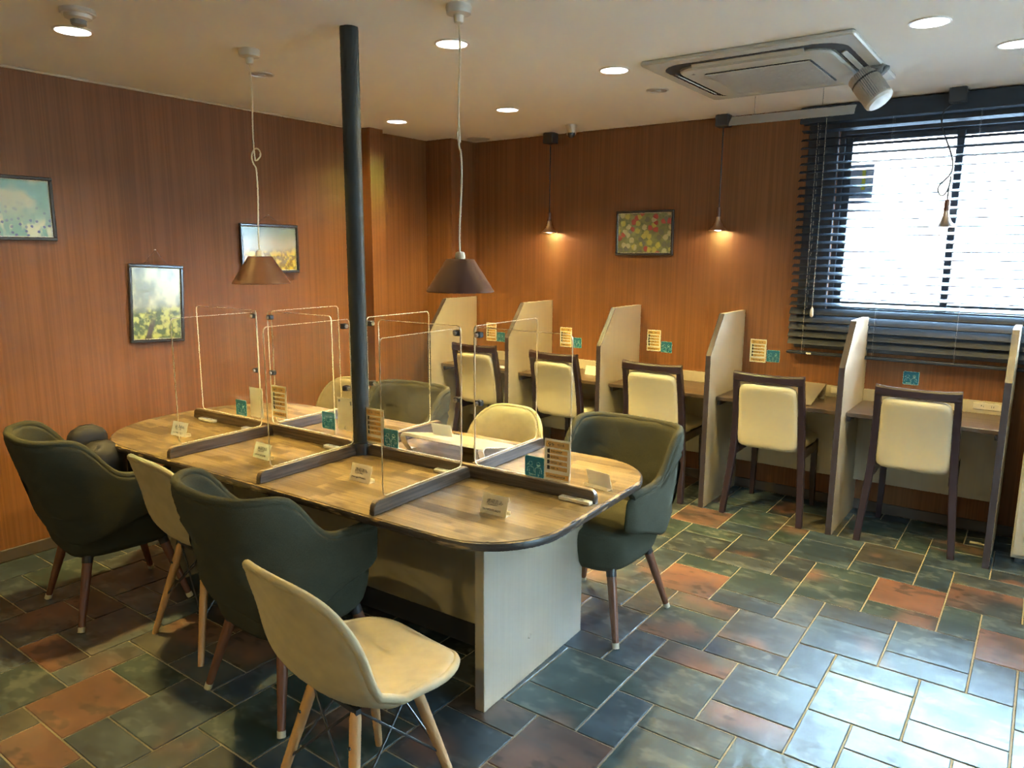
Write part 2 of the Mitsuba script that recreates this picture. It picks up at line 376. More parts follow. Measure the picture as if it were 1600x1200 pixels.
# small label on the glass
sg = thing('window_notice', 'small pale notice with a yellow strip stuck on the window glass behind the blind', 'notice')
part(sg, 'sheet', bx(3.155, 3.30, 0.0555, 0.0575, 1.93, 2.13), 'm_pale_grey')
part(sg, 'strip', bx(3.235, 3.255, 0.0540, 0.0556, 1.98, 2.11), 'm_yellow')
part(sg, 'print', cat_(*[bx(3.262, 3.292, 0.0545, 0.0556, z, z + 0.02) for z in (1.95, 1.99, 2.03, 2.07)]), 'm_white')
# venetian blind
BX0, BX1, BY = 2.895, 5.15, -0.045
bl = thing('venetian_blind', 'wide dark wooden venetian blind with open slats hanging over the bright window', 'blind')
part(bl, 'valance', bx(BX0 - 0.01, BX1, -0.085, -0.07, 2.375, 2.47, 0.003), 'm_slat')
part(bl, 'head_rail', bx(BX0, BX1, -0.068, -0.02, 2.42, 2.468, 0.003), 'm_slat')
def slat_mesh(w=0.05):
    t = np.linspace(-1, 1, 7); y = t * w / 2; z = 0.0022 * (1 - t ** 2)
    ring = np.r_[np.c_[y, z + 0.0015], np.c_[y[::-1], z[::-1] - 0.0015]]
    m = loft([np.c_[np.full(len(ring), x), ring] for x in (BX0, BX1)])
    return m
sm = slat_mesh()
sd = mikit.ply(sm, 'm_slat', smooth=40)
SP, ZB = 0.0475, 1.015
ns = int((2.40 - ZB) / SP)
for i in range(ns):
    tilt = float(21.0 + 1.0 * math.sin(i * 1.7)) if 5 <= i < ns - 2 else (-12.0 if i >= ns - 2 else 56.0 - 5 * (i == 4))
    part(bl, 'slat', sd, None, tw=T().translate([0, BY, ZB + SP * (i + 0.7)]).rotate([1, 0, 0], tilt))
part(bl, 'bottom_rail', bx(BX0, BX1, BY - 0.026, BY + 0.026, 0.965, 0.983, 0.004), 'm_slat')
for x in (2.99, 3.40, 3.83, 4.3):
    part(bl, 'ladder_cord', cat_(*[tube([[x, BY + s * 0.0265, 0.975], [x, BY + s * 0.0265, 2.43]], 0.0009, 5) for s in (-1, 1)]), 'm_cord' if x < 3.1 else 'm_grey')
part(bl, 'pull_cord', tube(spline([[3.04, -0.09, 2.4], [3.042, -0.088, 1.9], [3.04, -0.09, 1.27]], 8), 0.0012, 5), 'm_cord')
part(bl, 'tassel', lathe([(0.003, 1.27), (0.010, 1.25), (0.011, 1.215), (0.004, 1.205)], 10).apply_translation([3.04, -0.09, 0]), 'm_white', 30)
part(bl, 'label_patch', bx(3.02, 3.05, BY - 0.0275, BY - 0.026, 0.968, 0.979), 'm_white')

# the place outside
og = struct('ground_outside', bx(-8, 16, 0.5, 12, -0.4, -0.3), 'm_asphalt')
fc = thing('neighbouring_building', 'pale white building with a green band seen through the blind', 'building')
part(fc, 'wall', bx(-3, 12, 6.0, 8.0, -0.3, 4.4), 'm_facade')
part(fc, 'band', bx(3.1, 11, 5.97, 6.0, 1.93, 2.02), 'm_green')
part(fc, 'sill', bx(-3, 12, 5.93, 6.0, 0.55, 0.62), 'm_pale_grey')
sg = thing('outdoor_sign', 'white upright sign with faint grey lettering standing outside the window', 'sign')
part(sg, 'board', bx(4.05, 4.45, 4.96, 5.0, -0.3, 2.9), 'm_facade')
part(sg, 'lettering', cat_(*[cat_(bx(4.13 , 4.17, 4.95, 4.96, z, z + .09), bx(4.20, 4.24, 4.95, 4.96, z, z + .09), bx(4.13, 4.36, 4.95, 4.96, z + .10, z + .12), bx(4.28, 4.36, 4.95, 4.96, z + .02, z + .06)) for z in np.arange(0.5, 2.6, 0.24)]), 'm_pale_grey')
dr_ = struct('door_1', cat_(bx(XR + .03, XR + .07, RY0, RY0 + .06, 0, RZ1), bx(XR + .03, XR + .07, RY1 - .06, RY1, 0, RZ1), bx(XR + .03, XR + .07, RY0 + .06, RY1 - .06, RZ1 - .06, RZ1), bx(XR + .03, XR + .07, RY0 + .06, RY1 - .06, 0, .10)), 'm_winframe')
part(dr_, 'pane', trimesh.Trimesh([[XR + .05, RY0 + .05, .09], [XR + .05, RY1 - .05, .09], [XR + .05, RY1 - .05, RZ1 - .05], [XR + .05, RY0 + .05, RZ1 - .05]], [[0, 1, 2], [0, 2, 3]], process=False), 'm_glass')
struct('ground_outside', bx(XR + 0.12, XR + 1.5, -8, 1, -0.2, -0.02), 'm_asphalt')
struct('added_daylight_wall', bx(XR + 1.5, XR + 1.7, -8, 1, -0.2, 4.2), 'm_daylight_wall')  # unseen wall added to set how much daylight enters by the door

# ------------------------------------------------------------------ the big table
TH = 1.9
TT = at(1.85, -2.77, 0, TH)
tb = thing('shared_table', 'long wooden table with rounded ends, low divider rails and cream panel legs', 'table')
ol = []
for t0, t1, cx, cy, rx, ry in ((0, 90, 0.91, 0.28, 0.28, 0.28), (90, 180, -0.95, 0.06, 0.46, 0.50), (180, 270, -0.95, -0.06, 0.46, 0.50), (270, 360, 0.91, -0.28, 0.28, 0.28)):
    for k in range(13):
        t = math.radians(t0 + (t1 - t0) * k / 12); ol.append((cx + rx * math.cos(t), cy + ry * math.sin(t)))
ol = np.array(ol)
TZ = 0.72
def outline(d):
    return np.array(Polygon(ol).buffer(-d, join_style=1, quad_segs=4).exterior.coords)[:-1]
def off_ring(d, z):
    nx = np.roll(ol, -1, 0) - np.roll(ol, 1, 0); nn = np.stack([nx[:, 1], -nx[:, 0]], 1); nn /= np.linalg.norm(nn, axis=1, keepdims=True)
    q = ol - nn * d; return np.c_[q, np.full(len(q), z)]
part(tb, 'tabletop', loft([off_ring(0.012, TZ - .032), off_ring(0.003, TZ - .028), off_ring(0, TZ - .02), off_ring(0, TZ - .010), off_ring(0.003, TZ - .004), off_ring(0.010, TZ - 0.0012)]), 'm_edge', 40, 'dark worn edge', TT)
inner = Polygon(outline(0.009))
rng = np.random.default_rng(3)
y = -0.56; row = 0
while y < 0.56:
    h = 0.056; x = -1.45 - rng.uniform(0, .3)
    while x < 1.25:
        L = rng.uniform(0.22, 0.46)
        g = inner.intersection(sbox(x, y, x + L, y + h))
        if g.area > 2e-4: part(tb, 'stave', prism(g, TZ - 0.003, TZ + float(rng.uniform(-.0001, .0002))), f'm_stave_{int(rng.choice(4, p=[.3, .3, .2, .2]))}', tw=TT)
        x += L
    y += h
def rail(x0, x1, yc, t=0.024, h=0.05, r=0.03):
    """A rail along x with rounded top ends."""
    pts = [(x0, 0), (x1, 0)] + [(x1 - r + r * math.cos(a), h - r + r * math.sin(a)) for a in np.linspace(0, np.pi / 2, 7)] + [(x0 + r - r * math.sin(a), h - r + r * math.cos(a)) for a in np.linspace(0, np.pi / 2, 7)]
    p = np.array(pts); b = 0.003
    nx = np.roll(p, -1, 0) - np.roll(p, 1, 0); nn = np.stack([nx[:, 1], -nx[:, 0]], 1); nn /= np.linalg.norm(nn, axis=1, keepdims=True) + 1e-9
    R = [np.c_[(p - nn * d)[:, 0], np.full(len(p), yy), (p - nn * d)[:, 1] + TZ] for d, yy in ((b, -t / 2), (0, -t / 2 + b), (0, t / 2 - b), (b, t / 2))]
    m = loft(R); m.apply_translation([0, yc, 0]); return m
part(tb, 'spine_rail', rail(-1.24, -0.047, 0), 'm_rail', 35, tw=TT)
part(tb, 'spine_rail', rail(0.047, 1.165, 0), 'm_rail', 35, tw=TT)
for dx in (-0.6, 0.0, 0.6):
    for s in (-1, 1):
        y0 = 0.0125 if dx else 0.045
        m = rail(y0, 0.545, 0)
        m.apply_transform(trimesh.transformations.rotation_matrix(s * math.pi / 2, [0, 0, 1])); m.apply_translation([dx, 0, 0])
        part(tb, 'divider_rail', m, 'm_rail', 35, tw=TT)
for dx in (0.905, -0.955):
    part(tb, 'end_panel', bx(dx - 0.02, dx + 0.02, -0.35, 0.35, 0.0, TZ - .032, 0.002), 'm_cream', tw=TT)
part(tb, 'screw_cap', moved(lathe([(0.008, 0), (0.008, .004), (0.004, .006)], 12), T().translate([0.925, -0.06, 0.16]).rotate([0, 1, 0], 90)), 'm_white', 30, tw=TT)
part(tb, 'long_panel', bx(-0.935, 0.885, -0.012, 0.012, 0.10, TZ - .032, 0.001), 'm_cream', tw=TT)
part(tb, 'plinth', bx(-0.935, 0.885, -0.010, 0.010, 0.0, 0.10), 'm_black_matte', tw=TT)
po = thing('ceiling_pole', 'slim round black steel pole rising from the table centre to the ceiling', 'pole')
part(po, 'shaft', lathe([(0.037, TZ), (0.037, HC)], 36).apply_translation([1.85, -2.77, 0]), 'm_pole', 40)
part(po, 'collar', lathe([(0.047, TZ), (0.047, TZ + 0.05), (0.044, TZ + .052)], 36).apply_translation([1.85, -2.77, 0]), 'm_black', 40)

# acrylic partitions on the table
def acrylic(x0, y0, x1, y1, z0, z1, where, cl=()):
    k = thing('acrylic_partition', where, 'partition', )
    L = math.hypot(x1 - x0, y1 - y0); a = math.degrees(math.atan2(y1 - y0, x1 - x0)); M = TT @ at(x0, y0, z0, a)
    H = z1 - z0
    o = rrect(0, L, 0, H, 0.018, 5)
    sheet = trimesh.Trimesh(np.c_[np.vstack([o, o.mean(0)])[:, 0], np.zeros(len(o) + 1), np.vstack([o, o.mean(0)])[:, 1]], [[len(o), j, (j + 1) % len(o)] for j in range(len(o))], process=False)
    part(k, 'sheet', sheet, 'm_pane', tw=M)
    c = o.mean(0); q = []
    P = Polygon(o); inn = np.array([(c + (p - c) * (1 - 0.0022 / np.linalg.norm(p - c))) for p in o])
    R = [np.c_[o[:, 0], np.full(len(o), -.0025), o[:, 1]], np.c_[o[:, 0], np.full(len(o), .0025), o[:, 1]], np.c_[inn[:, 0], np.full(len(o), .0025), inn[:, 1]], np.c_[inn[:, 0], np.full(len(o), -.0025), inn[:, 1]]]
    part(k, 'polished_edge', loft(R + [R[0]], False, False), 'm_rim', tw=M)
    for (px, pz) in cl:
        m = cat_(bx(px - .014, px + .014, -.012, .012, pz - .011, pz + .011, .003))
        cp = part(k, 'clip', m, 'm_black', tw=M)
        part(cp, 'screw', moved(lathe([(0.008, 0), (0.008, .006), (0.004, .009)], 14), T().translate([px, -.012, pz]).rotate([1, 0, 0], 90)), 'm_chrome', 35, tw=M)
    return k
ZA, ZT = 0.772, 1.316
CL = (0.024, ), (0.25, 0.52)
def two(x): return ((x, 0.515), (x, 0.25))
acrylic(-0.6, -0.49, -0.6, -0.066, ZA, ZT, 'clear acrylic partition on the leftmost near divider rail')
acrylic(-1.17, 0.0, -0.684, 0.0, ZA, ZT, 'clear acrylic partition at the left end of the centre rail', two(0.486 - .022))
acrylic(-0.603, 0.0, -0.165, 0.0, ZA, ZT, 'clear acrylic partition on the centre rail left of the black pole', two(0.02))
acrylic(-0.6, 0.02, -0.6, 0.443, ZA, ZT, 'clear acrylic partition on the leftmost far divider rail')
acrylic(0, -0.487, 0, -0.05, ZA, ZT, 'clear acrylic partition on the near divider rail in front of the pole', two(0.437 - .03))
acrylic(0, 0.05, 0, 0.465, ZA, ZT, 'clear acrylic partition on the far divider rail behind the pole', two(0.025))
acrylic(0.12, 0, 0.56, 0, ZA, ZT, 'clear acrylic partition on the centre rail right of the pole', two(0.44 - .02))
acrylic(0.6, -0.49, 0.6, -0.055, ZA, ZT, 'clear acrylic partition on the rightmost near divider rail')
acrylic(0.6, 0.03, 0.6, 0.491, ZA, ZT, 'clear acrylic partition on the rightmost far divider rail')
acrylic(0.626, 0, 1.055, 0, ZA, ZT, 'clear acrylic partition at the right end of the centre rail', two(0.02))

# ------------------------------------------------------------------ prints: notices, stickers, cards
GLY = [[[[(17,22),(18,25),(32,25),(32,28),(20,28),(21,31),(32,31),(32,34),(19,34),(19,37),(32,37),(32,41),(35,41),(35,37),(48,37),(48,34),(35,34),(35,31),(46,31),(47,28),(35,28),(35,25),(49,25),(50,22)]],[[(21,19),(45,19),(45,-3),(44,-4),(37,-4),(36,-3),(36,-1),(42,-1),(42,3),(25,3),(25,-4),(21,-4)],[(25,6),(42,6),(42,10),(25,10)],[(25,13),(42,13),(42,16),(25,16)]],[[(7,-2),(11,7),(12,7),(12,10),(14,12),(14,14),(16,14),(17,13),(17,10),(16,10),(16,7),(12,1),(12,-2),(11,-3),(8,-3)]],[[(8,37),(10,40),(11,40),(12,38),(17,36),(17,33),(15,32),(13,35)]],[[(6,24),(7,27),(8,27),(8,26),(12,25),(13,23),(15,23),(16,21),(13,19),(9,23)]]],[[[(6,12),(6,16),(10,16),(10,17),(12,17),(12,28),(6,28),(6,31),(12,31),(12,40),(15,40),(15,31),(21,31),(21,28),(16,28),(15,27),(15,18),(17,18),(17,19),(20,19),(21,18),(21,21),(49,21),(49,12),(46,12),(46,0),(45,-1),(39,-1),(39,2),(43,2),(43,11),(36,11),(36,-4),(33,-4),(33,11),(27,11),(27,-1),(24,-1),(24,12),(21,12),(21,16),(15,15),(15,-3),(14,-4),(7,-4),(7,-1),(12,-1),(12,14)],[(36,14),(46,14),(46,18),(36,18)],[(24,14),(33,14),(33,18),(24,18)]],[[(23,24),(23,27),(43,27),(43,30),(25,30),(24,31),(24,33),(43,33),(43,36),(24,36),(24,39),(46,39),(46,24)]]],[[[(19,19),(19,22),(24,22),(24,23),(30,24),(24,29),(23,32),(19,32),(19,35),(32,35),(30,40),(32,40),(32,41),(33,41),(33,39),(35,38),(35,35),(50,35),(50,32),(44,32),(44,30),(40,26),(38,26),(38,24),(50,22),(49,19),(40,20),(40,21),(37,21),(37,22),(34,22),(34,23),(33,22),(28,21),(28,20)],[(27,30),(28,29),(30,29),(31,27),(35,26),(41,32),(27,32)]],[[(17,-3),(22,4),(22,8),(23,8),(23,18),(27,18),(27,15),(41,15),(41,18),(44,18),(44,-4),(41,-4),(41,4),(25,4),(24,0),(22,-1),(21,-4),(18,-4)],[(26,7),(41,7),(41,12),(26,12)]],[[(7,0),(9,2),(9,4),(11,5),(11,8),(14,12),(14,14),(15,14),(17,11),(15,9),(15,6),(14,6),(11,-2),(8,-3)]],[[(9,36),(9,39),(12,39),(14,36),(17,35),(16,31),(12,35)]],[[(6,23),(7,26),(11,25),(14,22),(14,19),(10,20),(8,23)]]],[[[(8,4),(8,13),(10,14),(10,16),(16,20),(24,21),(25,26),(28,30),(28,32),(18,32),(18,31),(15,31),(15,35),(29,35),(29,36),(32,36),(34,34),(32,32),(29,24),(28,24),(28,20),(33,20),(33,19),(36,19),(36,18),(40,17),(41,18),(41,25),(44,25),(45,24),(45,22),(44,22),(44,14),(49,12),(49,9),(48,9),(48,7),(47,7),(45,10),(42,10),(40,4),(34,-2),(29,-3),(28,0),(30,0),(31,2),(33,2),(36,5),(36,7),(39,10),(39,13),(34,16),(30,16),(30,17),(25,17),(25,14),(24,14),(20,4),(18,2),(12,1)],[(11,11),(11,6),(12,5),(17,6),(22,17),(18,17),(16,15),(14,15)]]]]
def glyphs(h):
    s = h / 44.0; x = 0; out = []
    for g in GLY:
        for poly in g: out.append(Polygon([(a * s + x, b * s) for a, b in poly[0]], [[(a * s + x, b * s) for a, b in r] for r in poly[1:]]).buffer(0))
        x += 48 * s
    return unary_union(out), x
rng = np.random.default_rng(11)
def textline(x0, x1, z, h, dens=0.7):
    """A line of small lettering: strokes too small to be read."""
    out = []; x = x0
    while x < x1 - h:
        w = h * rng.uniform(.75, .95)
        if rng.random() < 0.95:
            out += [sbox(x, z + h * .42, x + w, z + h * .58), sbox(x + w * .4, z, x + w * .56, z + h), sbox(x, z + h * rng.uniform(.75, .85), x + w * rng.uniform(.5, 1), z + h * .97), sbox(x + w * rng.uniform(0, .2), z, x + w * .95, z + h * .13)]
        x += h * 1.06
    return unary_union(out)
def notice_proto(w=0.108, h=0.155):
    P = Proto()
    P.add('card', bx(0, w, -0.0006, 0.0006, 0, h), 'm_paper')
    o = [sbox(.006, h * .80, w - .006, h * .95), sbox(.006, h * .05, w - .006, h * .17)]
    k = []
    for i in range(4):
        z = h * (.66 - .135 * i); o.append(sbox(.024, z, w - .012, z + h * .095)); k.append(sbox(.012, z, .0225, z + h * .10))
        k.append(textline(.027, w - .03 - .012 * (i % 2), z + .004, .0065))
    P.add('colour_print', moved(flat_up(unary_union(o)), T().translate([0, -.0006, 0])), 'm_orange', label='orange print')
    k.append(Point(.022, h * .885).buffer(.0055).difference(Point(.022, h * .885).buffer(.0035))); k.append(sbox(.0205, h * .825, .0235, h * .85))
    k.append(textline(.031, .052, h * .845, .0105)); k.append(textline(.055, .085, h * .855, .007)); k.append(textline(.012, w - .02, h * .085, .006))
    P.add('lettering', moved(flat_up(unary_union(k)), T().translate([0, -.0010, 0])), 'm_ink', label='dark lettering')
    return P
def teal_proto(w=0.086, h=0.08):
    P = Proto()
    P.add('card', moved(flat_up(Polygon(rrect(0, w, 0, h, .006)), 0.0012), T().translate([0, .0006, 0])), 'm_tealline')
    P.add('field', moved(flat_up(Polygon(rrect(.0025, w - .0025, .0025, h - .0025, .005))), T().translate([0, -.0006, 0])), 'm_teal', label='teal field')
    k = []
    for cx, s in ((.026, 1), (.060, -1)):
        k.append(Point(cx, h * .64).buffer(.0085).difference(Point(cx, h * .64).buffer(.0072)))
        body = LineString([(cx - .014, h * .22), (cx - .014, h * .40), (cx - .009, h * .48), (cx + .009, h * .48), (cx + .014, h * .40), (cx + .014, h * .22)]).buffer(.0008)
        k += [body, LineString([(cx - s * .006, h * .22), (cx - s * .006, h * .38)]).buffer(.0007)]
    k.append(Polygon([(.053, h * .62), (.067, h * .62), (.064, h * .53), (.056, h * .53)]))
    k.append(LineString([(.010, h * .6), (.018, h * .61)]).buffer(.0008)); k.append(LineString([(.009, h * .55), (.018, h * .58)]).buffer(.0008))
    k.append(textline(.018, w - .016, h * .075, .0075))
    P.add('line_drawing', moved(flat_up(unary_union(k)), T().translate([0, -.0010, 0])), 'm_tealline', label='pale line drawing of two people')
    return P
NP, TP = notice_proto(), teal_proto()
for x, z, w_ in ((-0.597, .808, 'left of the pole beside the leftmost partition crossing'), (0.034, .776, 'directly right of the pole'), (0.948, .774, 'at the right end of the table')):
    NP.place('table_notice', f'orange and white rules notice on acrylic, {w_}', 'notice', TT @ at(x, -0.0035, z))
for x, z, w_ in ((-0.882, .780, 'left end'), (-0.247, .799, 'panel just left of the pole'), (0.136, .773, 'panel right of the pole'), (0.862, .772, 'panel at the right end')):
    TP.place('table_sticker', f'teal square sticker of two people on the acrylic {w_}', 'sticker', TT @ at(x, -0.0035, z))
for x, z, tilt, l in ((-0.775, .784, 4, 'plain white back of a notice leaning on the acrylic near the leftmost crossing'), (-0.150, .806, 0, 'white back of a notice with faint marks seen through acrylic beside the pole')):
    k = thing('white_notice', l, 'notice')
    M = TT @ at(x, 0.004, z)
    part(k, 'sheet', bx(0, .10, -.0006, .0006, 0, .148), 'm_paper', tw=M)
    if tilt == 0: part(k, 'print', flat_up(unary_union([sbox(.008, .128, .018, .138), sbox(.08, .118, .09, .136), Point(.05, .012).buffer(.008).difference(Point(.05, .012).buffer(.006))])).apply_translation([0, -.0007, 0]), 'm_grey', tw=M)
# notices on the back wall
wl = ['leftmost booth', 'second booth from the left', 'middle booth', 'booth left of the window blind']
for i, (x, z) in enumerate(((.387, .852), (1.128, .860), (1.880, .890), (2.640, .878))):
    NP.place('wall_notice', f'cream and orange rules notice on the wall of the {wl[i]}', 'notice', at(x, -0.0008, z))
wl2 = wl + ['rightmost booth under the blind']
for i, (x, z) in enumerate(((.498, .852), (1.240, .860), (1.992, .886), (2.752, .887), (3.572, .826))):
    TP.place('wall_sticker', f'teal two-person sticker on the wall of the {wl2[i]}', 'sticker', at(x, -0.0008, z))
# bent acrylic card stands reading "cleaned"
def card_proto(front=True):
    P = Proto()
    pl = bx(0, .108, -.001, .001, 0, .066)
    lean = T().translate([0, 0, .0016]).rotate([1, 0, 0], -18)
    P.add('card', moved(pl, lean), 'm_paper')
    P.add('foot', cat_(bx(0, .108, -.001, .030, 0, .002), moved(bx(0.0, .108, -.001, .0010, 0, .012), T().translate([0, .030, .001]).rotate([1, 0, 0], 10))), 'm_rim', label='bent clear foot')
    if front:
        g, L = glyphs(.0155)
        g = unary_union([Polygon([(p[0] + .020, p[1] + .036) for p in q.exterior.coords], [[(p[0] + .020, p[1] + .036) for p in r.coords] for r in q.interiors]) for q in g.geoms])
        P.add('lettering', moved(moved(flat_up(unary_union([g, textline(.026, .074, .0285, .004), textline(.010, .088, .010, .0065), ])), T().translate([0, -.0012, 0])), lean), 'm_ink', label='dark lettering')
    return P
CP, CB = card_proto(), card_proto(False)
for x, y, a, w_ in ((-.984, -.300, 4, 'in the leftmost near place'), (-.336, -.318, -2, 'in the second near place left of the pole'), (.240, -.304, 0, 'in the third near place, right of the pole'), (.874, -.304, 0, 'in the rightmost near place')):
    CP.place('card_stand', f'small cream card stand {w_} of the table', 'sign', TT @ at(x, y, TZ, a))
CB.place('card_stand', 'small cream card seen from behind at the far right place beside the notice', 'sign', TT @ at(1.14, .17, TZ, 170))
CB.place('card_stand', 'blank cream card standing on the slanted silver stand', 'sign', TT @ at(0.275, .30, .7625, 184))
# power strips lying along the centre rail
def power_proto():
    P = Proto()
    P.add('body', bx(0, .128, -.028, 0, 0, .014, .003), 'm_white')
    P.add('socket', cat_(*[cat_(bx(x, x + .0015, -.018, -.010, .0135, .0144), bx(x + .008, x + .0095, -.018, -.010, .0135, .0144)) for x in (.02, .055, .09)]), 'm_black')
    return P
PP = power_proto()
for x, w_ in ((-1.16, 'at the left end'), (-.80, 'by the leftmost crossing'), (-.205, 'just left of the pole'), (.445, 'left of the rightmost crossing'), (1.03, 'near the right end')):
    PP.place('power_strip', f'thin white power strip along the centre rail {w_}', 'power strip', TT @ at(x, -.014, TZ))
# slanted laptop stands
def laptop_stand(M, label, W=.46, D=.34, h=.078, mtl='m_alu'):
    k = thing('laptop_stand', label, 'stand')
    plate = np.array([(-D, .010), (-.03, h), (-.012, h + .002), (-.002, h - .006)])
    leg = np.array([(-.006, h - .002), (.000, h - .012), (-.010, h * .5), (-.040, .0018), (-.070, .0018)])
    def strip(p, x0, x1, t=.004):
        tg = np.gradient(p, axis=0); nn = np.stack([-tg[:, 1], tg[:, 0]], 1); nn /= np.linalg.norm(nn, axis=1, keepdims=True)
        R_ = [np.array([[x, q[0] + sg * m_[0] * t / 2, q[1] + sg * m_[1] * t / 2] for x, sg in ((x0, -1), (x1, -1), (x1, 1), (x0, 1))]) for q, m_ in zip(p, nn)]
        return loft(R_)
    part(k, 'plate', strip(plate, 0, W), mtl, tw=M)
    for x_ in (0.0, W - .030): part(k, 'leg', strip(leg, x_, x_ + .030), mtl, tw=M)
    part(k, 'stop_lip', cat_(bx(.04, .075, -D + .006, -D + .014, .004, .020, .002), bx(W - .075, W - .04, -D + .006, -D + .014, .004, .020, .002)), 'm_black', tw=M)
    return k
laptop_stand(TT @ at(0.575, .125, TZ, 180), 'slanted silver laptop stand on the far side of the table right of the pole')
laptop_stand(at(2.70, -0.075, .705, 0), 'slanted silver laptop stand on the desk of the booth left of the window', W=.46, D=.36, h=.085)

# ------------------------------------------------------------------ chairs
def shell_proto():
    P = Proto()
    prof = np.array([(.245, .418), (.20, .438), (.12, .436), (.03, .434), (-.06, .436), (-.125, .452), (-.170, .492), (-.200, .545), (-.218, .63), (-.236, .715), (-.262, .79), (-.277, .812)])
    wid = np.array([.178, .208, .226, .236, .240, .240, .238, .236, .232, .224, .202, .186])
    from scipy.interpolate import CubicSpline
    L = np.r_[0, np.cumsum(np.linalg.norm(np.diff(prof, axis=0), axis=1))]; L /= L[-1]
    cs, cw = CubicSpline(L, prof), CubicSpline(L, wid)
    curl = CubicSpline([0, .25, .45, .6, .8, 1], [.010, .030, .055, .060, .050, .020])
    def fn(a, b):
        s = np.clip((a + 1) / 2, -.02, 1.02); p = cs(s); tg = cs(s, 1); nn = np.stack([-tg[:, 1], tg[:, 0]], 1); nn /= np.linalg.norm(nn, axis=1, keepdims=True)
        # nn points to the sitter's side (up on the seat, forward on the back)
        nn = np.where((nn[:, :1] * 0 + nn[:, 1:2]) < -0.2, -nn, nn)
        up = np.stack([np.sin(np.clip((s - .25) / .35, 0, 1) * np.pi / 2), np.cos(np.clip((s - .25) / .35, 0, 1) * np.pi / 2)], 1)
        c = curl(s) * np.abs(b) ** 2.3
        q = p + up * c[:, None]
        return np.stack([b * cw(s), q[:, 0], q[:, 1]], 1)
    tt = np.linspace(np.pi, 3 * np.pi + .03, 160); c_, s_ = np.cos(tt), np.sin(tt); ex_ = 4.2
    P.add('rim_roll', tube(fn(np.sign(c_) * np.abs(c_) ** (2 / ex_), np.sign(s_) * np.abs(s_) ** (2 / ex_)), .0125, 8), 'm_cream_fab', 60, label='rounded stitched rim')
    P.add('shell', pad(fn, .034, n=72, rings=(.15, .3, .45, .6, .72, .82, .88, .92, .95, .97, .985, .996), ex=4.2, r0=.90), 'm_cream_fab', True)
    for sx in (-1, 1):
        for sy in (-1, 1):
            b, t = np.array([sx * .195, sy * .195, 0]), np.array([sx * .098, sy * .098, .400])
            lg = P.add('leg', tube([b, b + (t - b) * .08, b + (t - b) * .55, b + (t - b) * .96, t], [.0115, .0125, .0155, .0165, .013], 14), 'm_beech', 40, label='pale beech dowel leg')
            P.add(f'{lg}__bolt', moved(lathe([(.005, 0), (.005, .003)], 8), T().translate((b + (t - b) * .80 + np.array([0, sy * .016, 0])).tolist()).rotate([1, 0, 0], -90 * sy)), 'm_black')
    w = []
    A = {(sx, sy): (np.array([sx * .195, sy * .195, 0]) + (np.array([sx * .098, sy * .098, .400]) - np.array([sx * .195, sy * .195, 0])) * .42) for sx in (-1, 1) for sy in (-1, 1)}
    B = {k: np.array([k[0] * .10, k[1] * .10, .408]) for k in A}
    for k in A:
        for o in ((-k[0], k[1]), (k[0], -k[1])): w.append(tube([A[k], B[o]], .0038, 7))
    w.append(bx(-.115, .115, -.108, -.092, .400, .415)); w.append(bx(-.115, .115, .092, .108, .400, .415))
    P.add('wire_brace', cat_(*w), 'm_black', label='black wire bracing')
    return P

